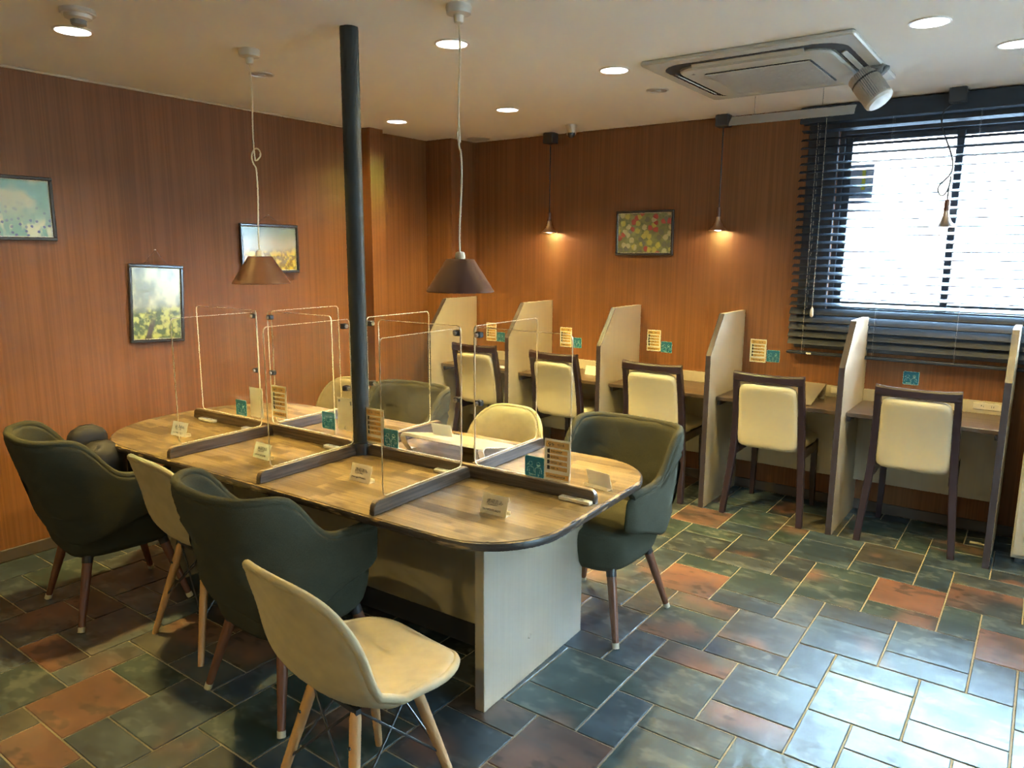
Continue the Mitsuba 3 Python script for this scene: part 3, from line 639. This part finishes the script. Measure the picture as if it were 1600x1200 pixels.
def arm_proto():
    P = Proto()
    # plan path of the wrap-around band from right arm front, round the back, to the left arm front
    xs, yb, yf, r = .243, -.235, .20, .105
    path = [(xs - .012, yf)] + [(xs, y) for y in np.linspace(yf - .1, yb + r, 6)] + [(xs - r + r * math.cos(t), yb + r - r * math.sin(t)) for t in np.linspace(.2, np.pi / 2, 6)]
    path = path + [(-x, y) for x, y in path[::-1]]
    from scipy.interpolate import CubicSpline, PchipInterpolator
    p = np.array(path); keep = [0] + [i for i in range(1, len(p)) if np.linalg.norm(p[i] - p[i - 1]) > 1e-4]; p = p[keep]
    L = np.r_[0, np.cumsum(np.linalg.norm(np.diff(p, axis=0), axis=1))]; L = L / L[-1] * 2 - 1
    cs = CubicSpline(L, p)
    aa = lambda a: np.abs(a)
    ztop = PchipInterpolator([0, .25, .40, .47, .53, .59, .65, .72, .85, 1.02], [.828, .830, .832, .820, .775, .705, .660, .645, .642, .650])
    zbot = PchipInterpolator([0, .22, .36, .50, .66, .82, 1.02], [.375, .37, .37, .39, .425, .455, .465])
    def fn(a, b):
        a_ = np.clip(a, -1.02, 1.02); q = cs(a_); zt, zb = ztop(aa(a_)), zbot(aa(a_)); z = zb + (zt - zb) * (b + 1) / 2
        lean = (z - .42) * np.clip(1.15 - aa(a_) * 1.2, 0, 1) * .26
        shrink = 1 - .10 * np.clip((.50 - z) / .15, 0, 1) + .05 * np.clip((z - .5) / .2, 0, 1)
        return np.stack([q[:, 0] * shrink, q[:, 1] - lean + .02 * np.clip((.46 - z) / .1, 0, 1), z], 1)
    av = np.linspace(-.955, .955, 90)
    P.add('top_piping', tube(fn(av, np.full(90, .985) - .12 * np.clip((np.abs(av) - .9) / .055, 0, 1) ** 2), .017, 8), 'm_dark_fab', 60, label='rounded top edge')
    P.add('back_and_arms', pad(fn, .046, n=128, rings=(.2, .4, .55, .68, .78, .86, .91, .945, .97, .988, .997), ex=7.0, r0=.86), 'm_dark_fab', True)
    # seat: a rounded upholstered block tapering down
    def ring(s, z, y0=0.0):
        t = np.linspace(0, 2 * np.pi, 49)[:-1]; c, q = np.cos(t), np.sin(t); n = 3.6
        return np.stack([.228 * s * np.sign(c) * np.abs(c) ** (2 / n), y0 + .252 * s * np.sign(q) * np.abs(q) ** (2 / n), np.full(48, z)], 1)
    P.add('seat', loft([ring(.70, .290), ring(.82, .296), ring(.90, .325), ring(.955, .375), ring(.975, .42), ring(.965, .445), ring(.92, .462), ring(.80, .470), ring(.5, .473)]), 'm_dark_fab', 50)
    for sx in (-1, 1):
        for sy in (-1, 1):
            b, t = np.array([sx * .228, sy * .232, 0]), np.array([sx * .150, sy * .155, .30])
            lg = P.add('leg', tube([b, b + (t - b) * .06, b + (t - b) * .5, t], [.0125, .013, .0175, .021], 16), 'm_walnut', 40, label='walnut brown tapered leg')
            P.add(f'{lg}__foot_cap', tube([b + (t - b) * .002, b + (t - b) * .07], [.0145, .0145], 16), 'm_acgrey', 40)
            P.add(f'{lg}__collar', tube([b + (t - b) * .90, t], [.0215, .022], 16), 'm_black', 40)
    return P

def booth_chair_proto():
    P = Proto()
    for s in (-1, 1):
        pts = spline([(s * .232, -.262, 0), (s * .214, -.222, .25), (s * .200, -.205, .45), (s * .192, -.228, .68), (s * .188, -.272, .872)], 18)
        R = []
        for i, q in enumerate(pts):
            w = .0165 + .003 * math.sin(math.pi * i / 17); d = .020
            R.append(np.array([[q[0] + a * w, q[1] + b * d, q[2]] for a, b in ((-1, -.8), (-.8, -1), (.8, -1), (1, -.8), (1, .8), (.8, 1), (-.8, 1), (-1, .8))]))
        P.add('rear_leg', loft(R), 'm_wenge', 25)
        R = [np.array([[s * (.186 + .012 * k) + a * w, .20 + .02 * k + b * w, z] for a, b in ((-1, -1), (1, -1), (1, 1), (-1, 1))]) for z, w, k in ((0, .013, .6), (.20, .016, .2), (.44, .018, 0))]
        P.add('front_leg', loft(R), 'm_wenge')
        P.add('side_rail', bx(s * .19 - .011, s * .19 + .011, -.20, .20, .375, .43, .003), 'm_wenge')
    # top rail with softly flared corners
    x = np.linspace(-1, 1, 19); R = []
    for t in x:
        yy = -.272 + .012 * (1 - t * t) * -1; zz = .868 + .004 * t * t; h = .026 + .006 * abs(t) ** 4
        R.append(np.array([[t * .204, yy + b * .016, zz + c * h] for b, c in ((-1, -.7), (-1, .6), (-.5, 1), (.6, 1), (1, .6), (1, -.7), (.5, -1), (-.5, -1))]))
    P.add('top_rail', loft(R), 'm_wenge', 30)
    P.add('front_rail', bx(-.18, .18, .19, .212, .375, .43, .003), 'm_wenge')
    def back(a, b):
        z = .430 + (.838 - .430) * (b + 1) / 2; u = np.maximum(z - .43, 0) / .42
        y = -.196 - .030 * u - .050 * u ** 2.2 - .012 * (1 - a * a)
        return np.stack([a * (.186 - .018 * u), y, z], 1)
    P.add('backrest', pad(back, .052, n=56, ex=9.0, r0=.84, rings=(.3, .6, .8, .88, .93, .96, .985, .997)), 'm_leather', True, label='cream padded backrest')
    def seat(a, b):
        return np.stack([-a * (.198 + .012 * b), .005 + b * .222, .455 + .010 * (1 - a * a) * (1 - b * b)], 1)
    P.add('seat', pad(seat, .062, n=56, ex=7.0, r0=.84, rings=(.3, .6, .8, .88, .93, .96, .985, .997)), 'm_leather', True, label='cream padded seat')
    return P
SH, AR, BC = shell_proto(), arm_proto(), booth_chair_proto()
CHG = None
AR.place('armchair', 'dark olive fabric armchair holding a black bag at the left table end', 'chair', at(.875, -3.41, 0, -7))
SH.place('shell_chair', 'cream fabric shell chair between the two dark near armchairs', 'chair', at(1.534, -3.304, 0, -4))
AR.place('armchair', 'dark fabric armchair seen from behind between the two near cream shell chairs', 'chair', at(2.105, -3.355, 0, -2))
SH.place('shell_chair', 'cream fabric shell chair nearest the viewer with beech legs and wire bracing', 'chair', at(2.785, -3.640, 0, -6))
SH.place('shell_chair', 'cream fabric shell chair behind the pole on the far side of the table', 'chair', at(.78, -2.13, 0, 178))
AR.place('armchair', 'grey fabric armchair on the far side right of the pole, seen through acrylic', 'chair', at(1.33, -2.13, 0, 181))
SH.place('shell_chair', 'cream fabric shell chair on the far side behind the slanted laptop stand', 'chair', at(2.07, -2.19, 0, 180))
AR.place('armchair', 'charcoal fabric armchair at the right far corner of the table', 'chair', at(2.735, -2.19, 0, 178))
# bag
bg = thing('bag', 'black padded bag standing in the olive armchair by the left wall', 'bag')
M = at(.875, -3.41, 0, -7)
def blob(cx, cy, z0, z1, rx, ry):
    R = []
    for k in np.linspace(0, 1, 11):
        s = (1 - abs(2 * k - 1) ** 4) ** .5; s = max(s, .35)
        t = np.linspace(0, 2 * np.pi, 33)[:-1]; c, q = np.cos(t), np.sin(t)
        R.append(np.stack([cx + rx * s * np.sign(c) * np.abs(c) ** .7, cy + ry * s * np.sign(q) * np.abs(q) ** .7, np.full(32, z0 + (z1 - z0) * k)], 1))
    return loft(R)
part(bg, 'body', blob(-.08, .005, .472, .735, .085, .10), 'm_bag', 50, tw=M)
part(bg, 'flap', blob(-.165, -.02, .60, .80, .045, .085), 'm_bag', 50, tw=M)

bcl = ['leftmost booth', 'second booth from the left', 'middle booth', 'booth left of the window', 'rightmost booth under the window']
for i, (x, y, a) in enumerate(((.705, -.305, 2), (1.455, -.315, -3), (2.205, -.335, 1), (2.945, -.32, 1), (3.722, -.30, 1))):
    BC.place('booth_chair', f'dark wood chair with cream padded back pulled up to the {bcl[i]}', 'chair', at(x, y, 0, a), 'chairs at the wall booths')

# ------------------------------------------------------------------ booths along the back wall
PX = [.2837 + .7698 * i for i in range(6)]
def booth_partition(x, label):
    k = thing('booth_partition', label, 'partition')
    prof = [(-.595, 0), (-.595, .975), (-.400, 1.222), (-.002, 1.222), (-.002, 0)]
    def plate(pts, x0, x1):
        m = prism(Polygon(pts), 0, x1 - x0); v = m.vertices.copy(); m.vertices = np.stack([v[:, 2] + x0, v[:, 0], v[:, 1]], 1); return trimesh.Trimesh(m.vertices, m.faces[:, ::1], process=False)
    ins = [(-.592, 0), (-.592, .974), (-.3985, 1.219), (-.002, 1.219), (-.002, 0)]
    part(k, 'panel', plate(ins, x - .030, x), 'm_cream')
    o = prof[:3] + [(-.3975, 1.2185), (-.5915, .974), (-.5915, 0)]
    part(k, 'front_edge_band', plate(o[::-1], x - .0305, x + .0005), 'm_dark_edge', label='dark edge band')
    part(k, 'top_edge', bx(x - .0302, x + .0002, -.400, -.002, 1.2185, 1.2225), 'm_cream')
    return k
pl = ['leftmost cream booth partition beside the corner column', 'cream booth partition between the two leftmost booths', 'cream booth partition left of the middle booth',
      'cream booth partition right of the middle booth', 'cream booth partition under the left part of the window blind', 'rightmost dark edged booth partition next to the cabinet']
for x, l in zip(PX, pl): booth_partition(x, l)
for i in range(5):
    k = thing('booth_desk', f'dark wood desk with cream upstand in the {bcl[i]}', 'desk', None)
    a, b = PX[i] + .001, PX[i + 1] - .031
    part(k, 'desktop', bx(a, b, -.47, -.022, .680, .705, .003), 'm_desk')
    part(k, 'upstand', bx(a, b, -.022, -.0015, .690, .775, .002), 'm_cream', label='cream upstand')
    part(k, 'modesty_panel', bx(a, b, -.10, -.085, .215, .680, .001), 'm_cream', label='cream back panel under the desk')
    part(k, 'side_cleat', cat_(bx(a, a + .018, -.44, -.10, .645, .680), bx(b - .018, b, -.44, -.10, .645, .680)), 'm_dark_edge')
    o = part(k, 'outlet', bx(b - .155, b - .018, -.028, -.022, .728, .766, .002), 'm_white', label='white double socket plate')
    part(o, 'slot', cat_(*[cat_(bx(q, q + .002, -.0286, -.0278, .742, .753), bx(q + .010, q + .012, -.0286, -.0278, .742, .753)) for q in (b - .115, b - .065)]), 'm_black')
CB.place('card_stand', 'small cream card standing on the desk of the second booth', 'sign', at(1.50, -.24, .705, 0))
solo('paper_sheet', bx(.75, .90, -.40, -.30, .705, .707), 'm_paper', 'white sheet of paper lying on the desk of the leftmost booth', 'paper')
# cabinet at the right edge
cb = thing('cabinet', 'cream cabinet at the right edge of the picture beside the rightmost partition', 'cabinet')
part(cb, 'body', bx(4.215, 4.85, -.42, -.10, .03, 1.10, .003), 'm_cabinet')
part(cb, 'door', bx(4.222, 4.52, -.437, -.420, .05, 1.08, .003), 'm_cabinet'); part(cb, 'door', bx(4.528, 4.845, -.437, -.420, .05, 1.08, .003), 'm_cabinet')
part(cb, 'plinth', bx(4.235, 4.83, -.40, -.04, 0, .03), 'm_black_matte')
part(cb, 'handle', bx(4.262, 4.272, -.442, -.4365, .12, .42, .002), 'm_alu')
solo('cable_plug', cat_(bx(4.02, 4.078, -.245, -.228, 0.0, .012, .003), bx(4.078, 4.10, -.240, -.233, .002, .009)), 'm_white', 'small white plug lying on the floor by the rightmost partition', 'plug')
cable = spline([(.03, -3.19, .004), (.05, -3.267, .004), (.115, -3.162, .004), (.105, -3.03, .004), (.215, -3.018, .004), (.304, -3.098, .004), (.25, -3.16, .008), (.14, -3.12, .008), (.02, -3.05, .004)], 60)
solo('floor_cable', tube(cable, .0035, 6), 'm_cord', 'pale cable looped on the floor under the olive armchair', 'cable', 40)

# ------------------------------------------------------------------ pictures
def pic_flowers_blue(p, n, uv):
    y, z = p.y, p.z
    sky = mix((0.62, 0.62, 0.38), (0.22, 0.46, 0.36), smoothstep(0.45, 0.65, fbm(y * 5.0, z * 6.0, 1.0, octaves=3)))
    low = smoothstep(1.86, 1.68, z)
    g = fbm(y * 26.0, z * 12.0, 3.0, octaves=3)
    c = mix(sky, (0.16, 0.36, 0.27), low * smoothstep(0.42, 0.6, g))
    d, _, q = voronoi(y * 34.0, z * 34.0)
    return mix(c, (0.06, 0.08, 0.22), smoothstep(0.28, 0.18, d) * low * smoothstep(0.4, 0.55, q))
def pic_tree(p, n, uv):
    y, z = p.y, p.z
    up = smoothstep(1.26, 1.32, z + 0.06 * fbm(y * 9.0, z * 4.0, 2.0, octaves=3))
    leaf = mix((0.05, 0.09, 0.015), (0.42, 0.46, 0.10), smoothstep(0.35, 0.7, fbm(y * 40.0, z * 40.0, 1.0, octaves=3)))
    wall = mix((0.20, 0.24, 0.22), (0.50, 0.50, 0.40), smoothstep(0.3, 0.7, fbm(y * 16.0, z * 11.0, 6.0, octaves=3)))
    c = mix(leaf, wall, up)
    tr = dr.abs(y + 2.73 - (z - 1.06) * 0.35)
    return mix(c, (0.05, 0.035, 0.02), smoothstep(0.022, 0.010, tr) * smoothstep(1.25, 1.15, z))
def pic_field(p, n, uv):
    y, z = p.y, p.z
    g = smoothstep(1.64, 1.58, z + 0.05 * fbm(y * 6.0, 0.0, 1.0, octaves=2))
    sky = mix((0.42, 0.40, 0.30), (0.20, 0.27, 0.22), smoothstep(1.66, 1.76, z + 0.05 * fbm(y * 8.0, z * 8.0, 3.0, octaves=3)))
    f = mix((0.22, 0.14, 0.01), (0.62, 0.45, 0.03), smoothstep(0.35, 0.65, fbm(y * 45.0, z * 40.0, 2.0, octaves=3)))
    return mix(sky, f, g)
def pic_garden(p, n, uv):
    x, z = p.x, p.z
    c = mix((0.10, 0.14, 0.05), (0.36, 0.36, 0.15), fbm(x * 40.0, z * 40.0, 1.0, octaves=3))
    d, _, q = voronoi(x * 22.0, z * 22.0)
    fl_ = dr.select(q < 0.28, mi.Color3f(0.55, 0.50, 0.12), dr.select(q < 0.5, mi.Color3f(0.50, 0.07, 0.06), dr.select(q < 0.75, mi.Color3f(0.60, 0.56, 0.36), mi.Color3f(0.17, 0.17, 0.13))))
    return mix(c, fl_, smoothstep(0.52, 0.36, d + 0.25 * (fbm(x * 90.0, z * 90.0, 4.0, octaves=2) - 0.5)))
for k_, f_ in (('m_pic_a', pic_flowers_blue), ('m_pic_b', pic_tree), ('m_pic_c', pic_field), ('m_pic_d', pic_garden)): mat(k_, f_, 0.25, 0.5, clearcoat=0.8, clearcoat_gloss=0.97)
def picture(y0, y1, z0, z1, m, label, tilt=0.0, wall='left', nail=None, fw=0.017):
    k = thing('framed_picture', label, 'picture')
    yc, zc = (y0 + y1) / 2, (z0 + z1) / 2; w, h = (y1 - y0) / 2, (z1 - z0) / 2
    # local: x across, z up, facing -y
    if wall == 'left': M = T().translate([0.0, yc, zc]).rotate([1, 0, 0], tilt).rotate([0, 0, 1], 90)
    else: M = T().translate([yc, 0.0, zc]).rotate([0, 1, 0], tilt)
    fr = cat_(bx(-w, w, -.022, -.002, h - fw, h, .003), bx(-w, w, -.022, -.002, -h, -h + fw, .003), bx(-w, -w + fw, -.022, -.002, -h + fw, h - fw, .003), bx(w - fw, w, -.022, -.002, -h + fw, h - fw, .003))
    part(k, 'frame', fr, 'm_frame_black', tw=M)
    part(k, 'mount', bx(-w + fw - .002, w - fw + .002, -.012, -.006, -h + fw - .002, h - fw + .002), 'm_paper', tw=M)
    part(k, 'print', bx(-w + fw + .004, w - fw - .004, -.0128, -.012, -h + fw + .004, h - fw - .004), m, tw=M)
    if nail:
        part(k, 'hanging_wire', cat_(tube([(-w * .45, -.008, h - .002), (0.0, -.006, h + nail)], .0009, 5), tube([(w * .45, -.008, h - .002), (0.0, -.006, h + nail)], .0009, 5)), 'm_black', tw=M)
        part(k, 'nail', moved(lathe([(.003, 0), (.003, .012)], 8), T().translate([0.0, 0.0, h + nail]).rotate([1, 0, 0], 90)), 'm_alu', tw=M)
picture(-3.60, -3.160, 1.640, 1.958, 'm_pic_a', 'framed picture of blue flowers on pale sky, leftmost of all')
picture(-2.815, -2.490, 1.062, 1.512, 'm_pic_b', 'framed upright picture of a green tree on the left wall', -3.0, nail=.085)
picture(-2.076, -1.626, 1.448, 1.767, 'm_pic_c', 'framed picture of a yellow field behind the smaller pendant on the left wall', 0.0, nail=.06)
picture(1.605, 2.056, 1.577, 1.894, 'm_pic_d', 'framed picture of red and yellow garden flowers on the back wall', -0.4, wall='back')

# ------------------------------------------------------------------ lamps
def pendant(x, y, loops, label):
    k = thing('pendant_lamp', label, 'lamp')
    def mv(m): m.apply_translation([x, y, 0]); return m
    part(k, 'canopy', mv(lathe([(.012, HC - .062), (.017, HC - .058), (.019, HC - .035), (.044, HC - .03), (.047, HC - .012), (.047, HC)], 28)), 'm_white', 35)
    z0, z1, rt, rb = 1.570, 1.445, .056, .131
    part(k, 'shade', mv(lathe([(.0, z0), (rt - .004, z0), (rt, z0 - .004), (rb, z1 + .004), (rb, z1), (rb - .003, z1), (rt - .004, z0 - .008), (.0, z0 - .008)], 48, False, False)), 'm_shade', 35, 'maroon cone shade')
    part(k, 'lamp_holder', mv(lathe([(.020, z0), (.020, z0 + .012), (.016, z0 + .026), (.006, z0 + .028)], 24)), 'm_cord', 35)
    part(k, 'bulb', mv(lathe([(.006, z0 - .09), (.024, z0 - .08), (.028, z0 - .062), (.015, z0 - .03), (.013, z0 - .004)], 20)), 'm_white', 40)
    kz = 2.0
    a = spline([(0, 0, HC - .06), (0, 0, 2.2), (0.0, 0, kz + .03), (.004, 0, kz)], 14)
    lp = spline([(.004, 0, kz), (loops * .022, .008, kz + .012), (loops * .030, .010, kz + .035), (loops * .010, .004, kz + .055), (-loops * .010, -.006, kz + .03), (-loops * .004, -.006, kz - .01), (.006, 0, kz - .03)], 30)
    b = spline([(.006, 0, kz - .03), (.010, 0, kz - .12), (.002, 0, 1.75), (0, 0, z0 + .02)], 14)
    part(k, 'cord', mv(cat_(tube(np.vstack([a[:-1], lp[:-1], b]), .0036, 8))), 'm_cord', 40, 'white cord with a loop knot')
pendant(1.230, -2.800, 1.0, 'maroon cone pendant lamp on a white cord left of the pole')
pendant(2.385, -2.725, -.6, 'maroon cone pendant lamp on a white cord right of the pole')

def booth_pendant(x, y, label, loop=False):
    k = thing('cone_pendant', label, 'lamp')
    def mv(m): m.apply_translation([x, y, 0]); return m
    part(k, 'ceiling_box', bx(x - .042, x + .042, y - .042, min(y + .042, -.001), HC - .075, HC, .004), 'm_black', label='black ceiling box')
    zr = 1.745
    if loop:
        pts = spline([(0, 0, HC - .07), (0, 0, 2.12), (-.006, 0, 2.02), (-.05, -.01, 1.95), (-.03, -.015, 1.915), (.0, -.01, 1.96), (.004, 0, 2.02), (.0, 0, 1.95), (0, 0, 1.89)], 50)
    else: pts = [(0, 0, HC - .07), (0, 0, zr + .15)]
    part(k, 'cord', mv(tube(pts, .0042, 7)), 'm_black', 40)
    part(k, 'neck', mv(lathe([(.013, zr + .085), (.014, zr + .10), (.014, zr + .148), (.008, zr + .152)], 24)), 'm_walnut', 35, 'wooden neck')
    part(k, 'shade', mv(lathe([(.012, zr + .09), (.014, zr + .088), (.017, zr + .062), (.032, zr + .030), (.058, zr + .003), (.064, zr), (.062, zr), (.030, zr + .027), (.013, zr + .062), (.0, zr + .064)], 40, False, False)), 'm_copper', 40, 'copper cone shade')
    kk = part(k, 'bulb', mv(lathe([(.006, zr - .004), (.018, zr - .002), (.024, zr + .006), (.020, zr + .020), (.010, zr + .030)], 24)), 'm_white', 40)
    scene[kk]['emitter'] = {'type': 'area', 'radiance': C(*BOOTH)}
booth_pendant(1.062, -.080, 'small copper cone pendant lit over the second booth')
booth_pendant(2.401, -.080, 'small copper cone pendant lit between the garden picture and the window')
booth_pendant(3.722, -.150, 'small copper cone pendant hanging before the window blind', True)

def downlight(x, y, on, label, group, r=.066, power=1.0):
    k = thing('downlight', label, 'lamp', group)
    dp = .045
    def mv(m): m.apply_translation([x, y, 0]); return m
    part(k, 'trim_ring', mv(lathe([(r + .010, HC), (r + .009, HC - .004), (r + .001, HC - .005), (r, HC - .001), (r, HC)], 40, False, False)), 'm_white', 35)
    if on:
        part(k, 'reflector', mv(lathe([(r - .0005, HC - .001), (r - .006, HC + .052), (r - .006, HC + .060)], 40, False, False)), 'm_reflector', 40)
        e = part(k, 'lens', mv(lathe([(.001, HC + .055), (r - .007, HC + .055), (r - .007, HC + .058)], 40)), 'm_white', 30)
        scene[e]['emitter'] = {'type': 'area', 'radiance': C(*(DOWN * power))}
    else:
        part(k, 'reflector', mv(lathe([(r, HC - .0005), (r * .8, HC - .0008), (r * .5, HC - .001)], 40, False, True)), 'm_alu', 30)
        part(k, 'bulb', mv(lathe([(.004, HC - .010), (.02, HC - .008), (.022, HC - .002)], 20)), 'm_white', 30)
dl = [(.89, -3.39, 'near the smoke detector at the left'), (2.04, -2.36, 'behind the right pendant cord'), (2.39, -1.55, 'left of the air conditioner'), (1.35, -1.02, 'over the second booth aisle'), (.463, -1.10, 'beside the pilaster'), (3.75, -1.54, 'right of the air conditioner'), (4.01, -.995, 'at the right picture edge')]
for x, y, w in dl: downlight(x, y, True, f'round recessed ceiling downlight, lit, {w}', None, power=0.3 if x > 3 else 0.72 if x < .6 else 1.12)   # the two by the window are dimmer
downlight(.874, -2.48, False, 'small unlit ceiling downlight behind the left pendant cord', None, .052)
downlight(2.365, -1.008, False, 'small unlit ceiling downlight below the lit one left of the air conditioner', None, .052)
# two more lit downlights of the same room behind the viewer
for x, y, w in ((2.2, -5.6, 'left'), (4.3, -5.9, 'right')): downlight(x, y, True, f'round recessed ceiling downlight, lit, outside the frame behind the viewer on the {w}', None, power=0.55)

sp = thing('ceiling_speaker', 'round flat speaker grille in the ceiling by the corner column', 'speaker')
part(sp, 'grille', lathe([(.085, HC), (.085, HC - .004), (.075, HC - .007), (.02, HC - .009)], 36).apply_translation([.435, -.165, 0]), 'm_acgrey', 30)
part(sp, 'rim', lathe([(.092, HC), (.091, HC - .005), (.086, HC - .005), (.086, HC)], 36, False, False).apply_translation([.435, -.165, 0]), 'm_trim', 30)
sd_ = thing('smoke_detector', 'round white smoke detector on the ceiling behind the leftmost downlight', 'detector')
mv = lambda m: m.apply_translation([1.18, -3.50, 0])
part(sd_, 'base', mv(lathe([(.062, HC), (.062, HC - .014), (.058, HC - .018)], 36)), 'm_white', 30)
part(sd_, 'head', mv(lathe([(.050, HC - .016), (.046, HC - .030), (.030, HC - .036)], 36)), 'm_white', 30)
part(sd_, 'sensor_cage', mv(lathe([(.028, HC - .034), (.026, HC - .052), (.018, HC - .055)], 24)), 'm_grey', 30)
sc = thing('security_camera', 'white dome security camera on the ceiling between the two lit cone pendants', 'camera')
mv = lambda m: m.apply_translation([1.387, -.31, 0])
part(sc, 'housing', mv(lathe([(.044, HC), (.043, HC - .012), (.036, HC - .03), (.034, HC - .062), (.029, HC - .070)], 32)), 'm_white', 35)
part(sc, 'dome', mv(lathe([(.027, HC - .058), (.026, HC - .072), (.018, HC - .086), (.006, HC - .091)], 28)).apply_translation([.008, -.014, 0.0]), 'm_black', 50, 'black glass dome')

# ------------------------------------------------------------------ ceiling air conditioner
ac = thing('air_conditioner', 'square white cassette air conditioner set in the ceiling', 'air conditioner')
AX0, AX1, AY0, AY1 = 2.562, 3.50, -1.625, -.668
AXC, AYC = (AX0 + AX1) / 2, (AY0 + AY1) / 2
part(ac, 'frame_panel', slab(rrect(AX0, AX1, AY0, AY1, .02, 3), HC - .022, HC, .006), 'm_acgrey')
def ringplate(w0, w1, r0, r1, z0, z1):
    return prism(Polygon(rrect(AXC - w0, AXC + w0, AYC - w0, AYC + w0, r0, 10), [rrect(AXC - w1, AXC + w1, AYC - w1, AYC + w1, r1, 10)]), z0, z1)
part(ac, 'air_outlet', ringplate(.412, .352, .13, .09, HC - .0235, HC - .0215), 'm_black_matte', label='dark outlet slot running round the panel')
part(ac, 'inner_panel', slab(rrect(AXC - .350, AXC + .350, AYC - .350, AYC + .350, .09, 8), HC - .040, HC - .020, .008), 'm_acgrey')
for s, horiz in ((1, True), (-1, True), (1, False), (-1, False)):
    w = bx(-.25, .25, -.012, .010, -.003, .003, .001)
    M_ = T().translate([AXC + (0 if horiz else s * .380), AYC + (s * .380 if horiz else 0), HC - .030]).rotate([0, 0, 1], 0 if horiz else 90).rotate([1, 0, 0], 28 * s if horiz else -28 * s)
    part(ac, 'louvre', moved(w, M_), 'm_acgrey')
gr = part(ac, 'intake_grille', slab(rrect(AXC - .245, AXC + .245, AYC - .245, AYC + .245, .015, 3), HC - .046, HC - .038, .003), 'm_black_matte')
for i in range(26):
    yy = AYC - .237 + i * .0190
    part(gr, 'bar', bx(AXC - .240, AXC + .240, yy - .0062, yy + .0062, HC - .0505, HC - .0445), 'm_acgrey')
part(ac, 'logo_mark', prism(Polygon([(AXC - .30, AYC - .262), (AXC - .282, AYC - .275), (AXC - .282, AYC - .250)]), HC - .0412, HC - .0400), 'm_grey')
# wind deflector hung under the far side of the unit
wd = thing('wind_deflector', 'curved translucent panel hung on wires below the far side of the air conditioner', 'panel')
ys, zs = [], []
R = []
t = np.linspace(0, 1, 9)
cy, cz = -.60 - .05 * np.sin(t * 1.3), 2.368 - .055 * t
ring = np.r_[np.c_[cy, cz], np.c_[cy[::-1] + .003, cz[::-1] + .001]]
part(wd, 'blade', loft([np.c_[np.full(18, x), ring] for x in (2.645, 2.66, 3.285, 3.31)]), 'm_acgrey', 40)
for x in (2.775, 3.14): part(wd, 'wire', tube([(x, -.600, 2.366), (x, -.605, HC)], .0012, 6), 'm_grey')
for x in (2.775, 3.14): part(wd, 'hook', bx(x - .02, x + .02, -.615, -.595, HC - .006, HC, .001), 'm_acgrey')
# ribbed fan clipped on the unit
fn_ = thing('clip_fan', 'white ribbed cylindrical fan hanging from a grey bracket on the air conditioner', 'fan')
ax = np.array([.085, -.02, -.115]); ax /= np.linalg.norm(ax); c0 = np.array([3.405, -1.0, 2.425])
zq = np.array([0, 0, 1.0]); v = np.cross(zq, ax); ang = math.degrees(math.acos(zq @ ax))
FM = T().translate(c0.tolist()).rotate((v / np.linalg.norm(v)).tolist(), ang)
part(fn_, 'body', lathe([(.030, -.002), (.056, 0), (.058, .004), (.058, .148), (.052, .160), (.030, .163)], 40), 'm_grey', 35, tw=FM)
nr = 44
for i in range(nr):
    a = 2 * math.pi * i / nr
    part(fn_, 'rib', mikit.ply(moved(bx(.0575, .0655, -.0022, .0022, .002, .150), T()), 'm_white') if i == 0 else RIB, None, tw=FM @ T().rotate([0, 0, 1], math.degrees(a)))
    if i == 0: RIB = {k: v for k, v in scene[[q for q in scene if q.startswith('clip_fan__rib')][0]].items() if k != 'to_world'}
part(fn_, 'band', lathe([(.0655, .036), (.0660, .038), (.0660, .042), (.0655, .044)], 40), 'm_black', tw=FM)
part(fn_, 'end_cap', lathe([(.0650, .148), (.0650, .156), (.054, .166), (.02, .168)], 40), 'm_white', 35, tw=FM)
part(fn_, 'bracket', cat_(tube(spline([(3.47, -1.02, HC - .034), (3.50, -1.03, 2.455), (3.47, -1.02, 2.43), (3.425, -1.005, 2.42)], 12), .010, 8), tube(spline([(3.47, -.96, HC - .034), (3.51, -.965, 2.455), (3.475, -.985, 2.415), (3.43, -.995, 2.40)], 12), .010, 8), bx(3.43, 3.49, -1.04, -.94, HC - .035, HC - .0225, .003)), 'm_grey', 40)
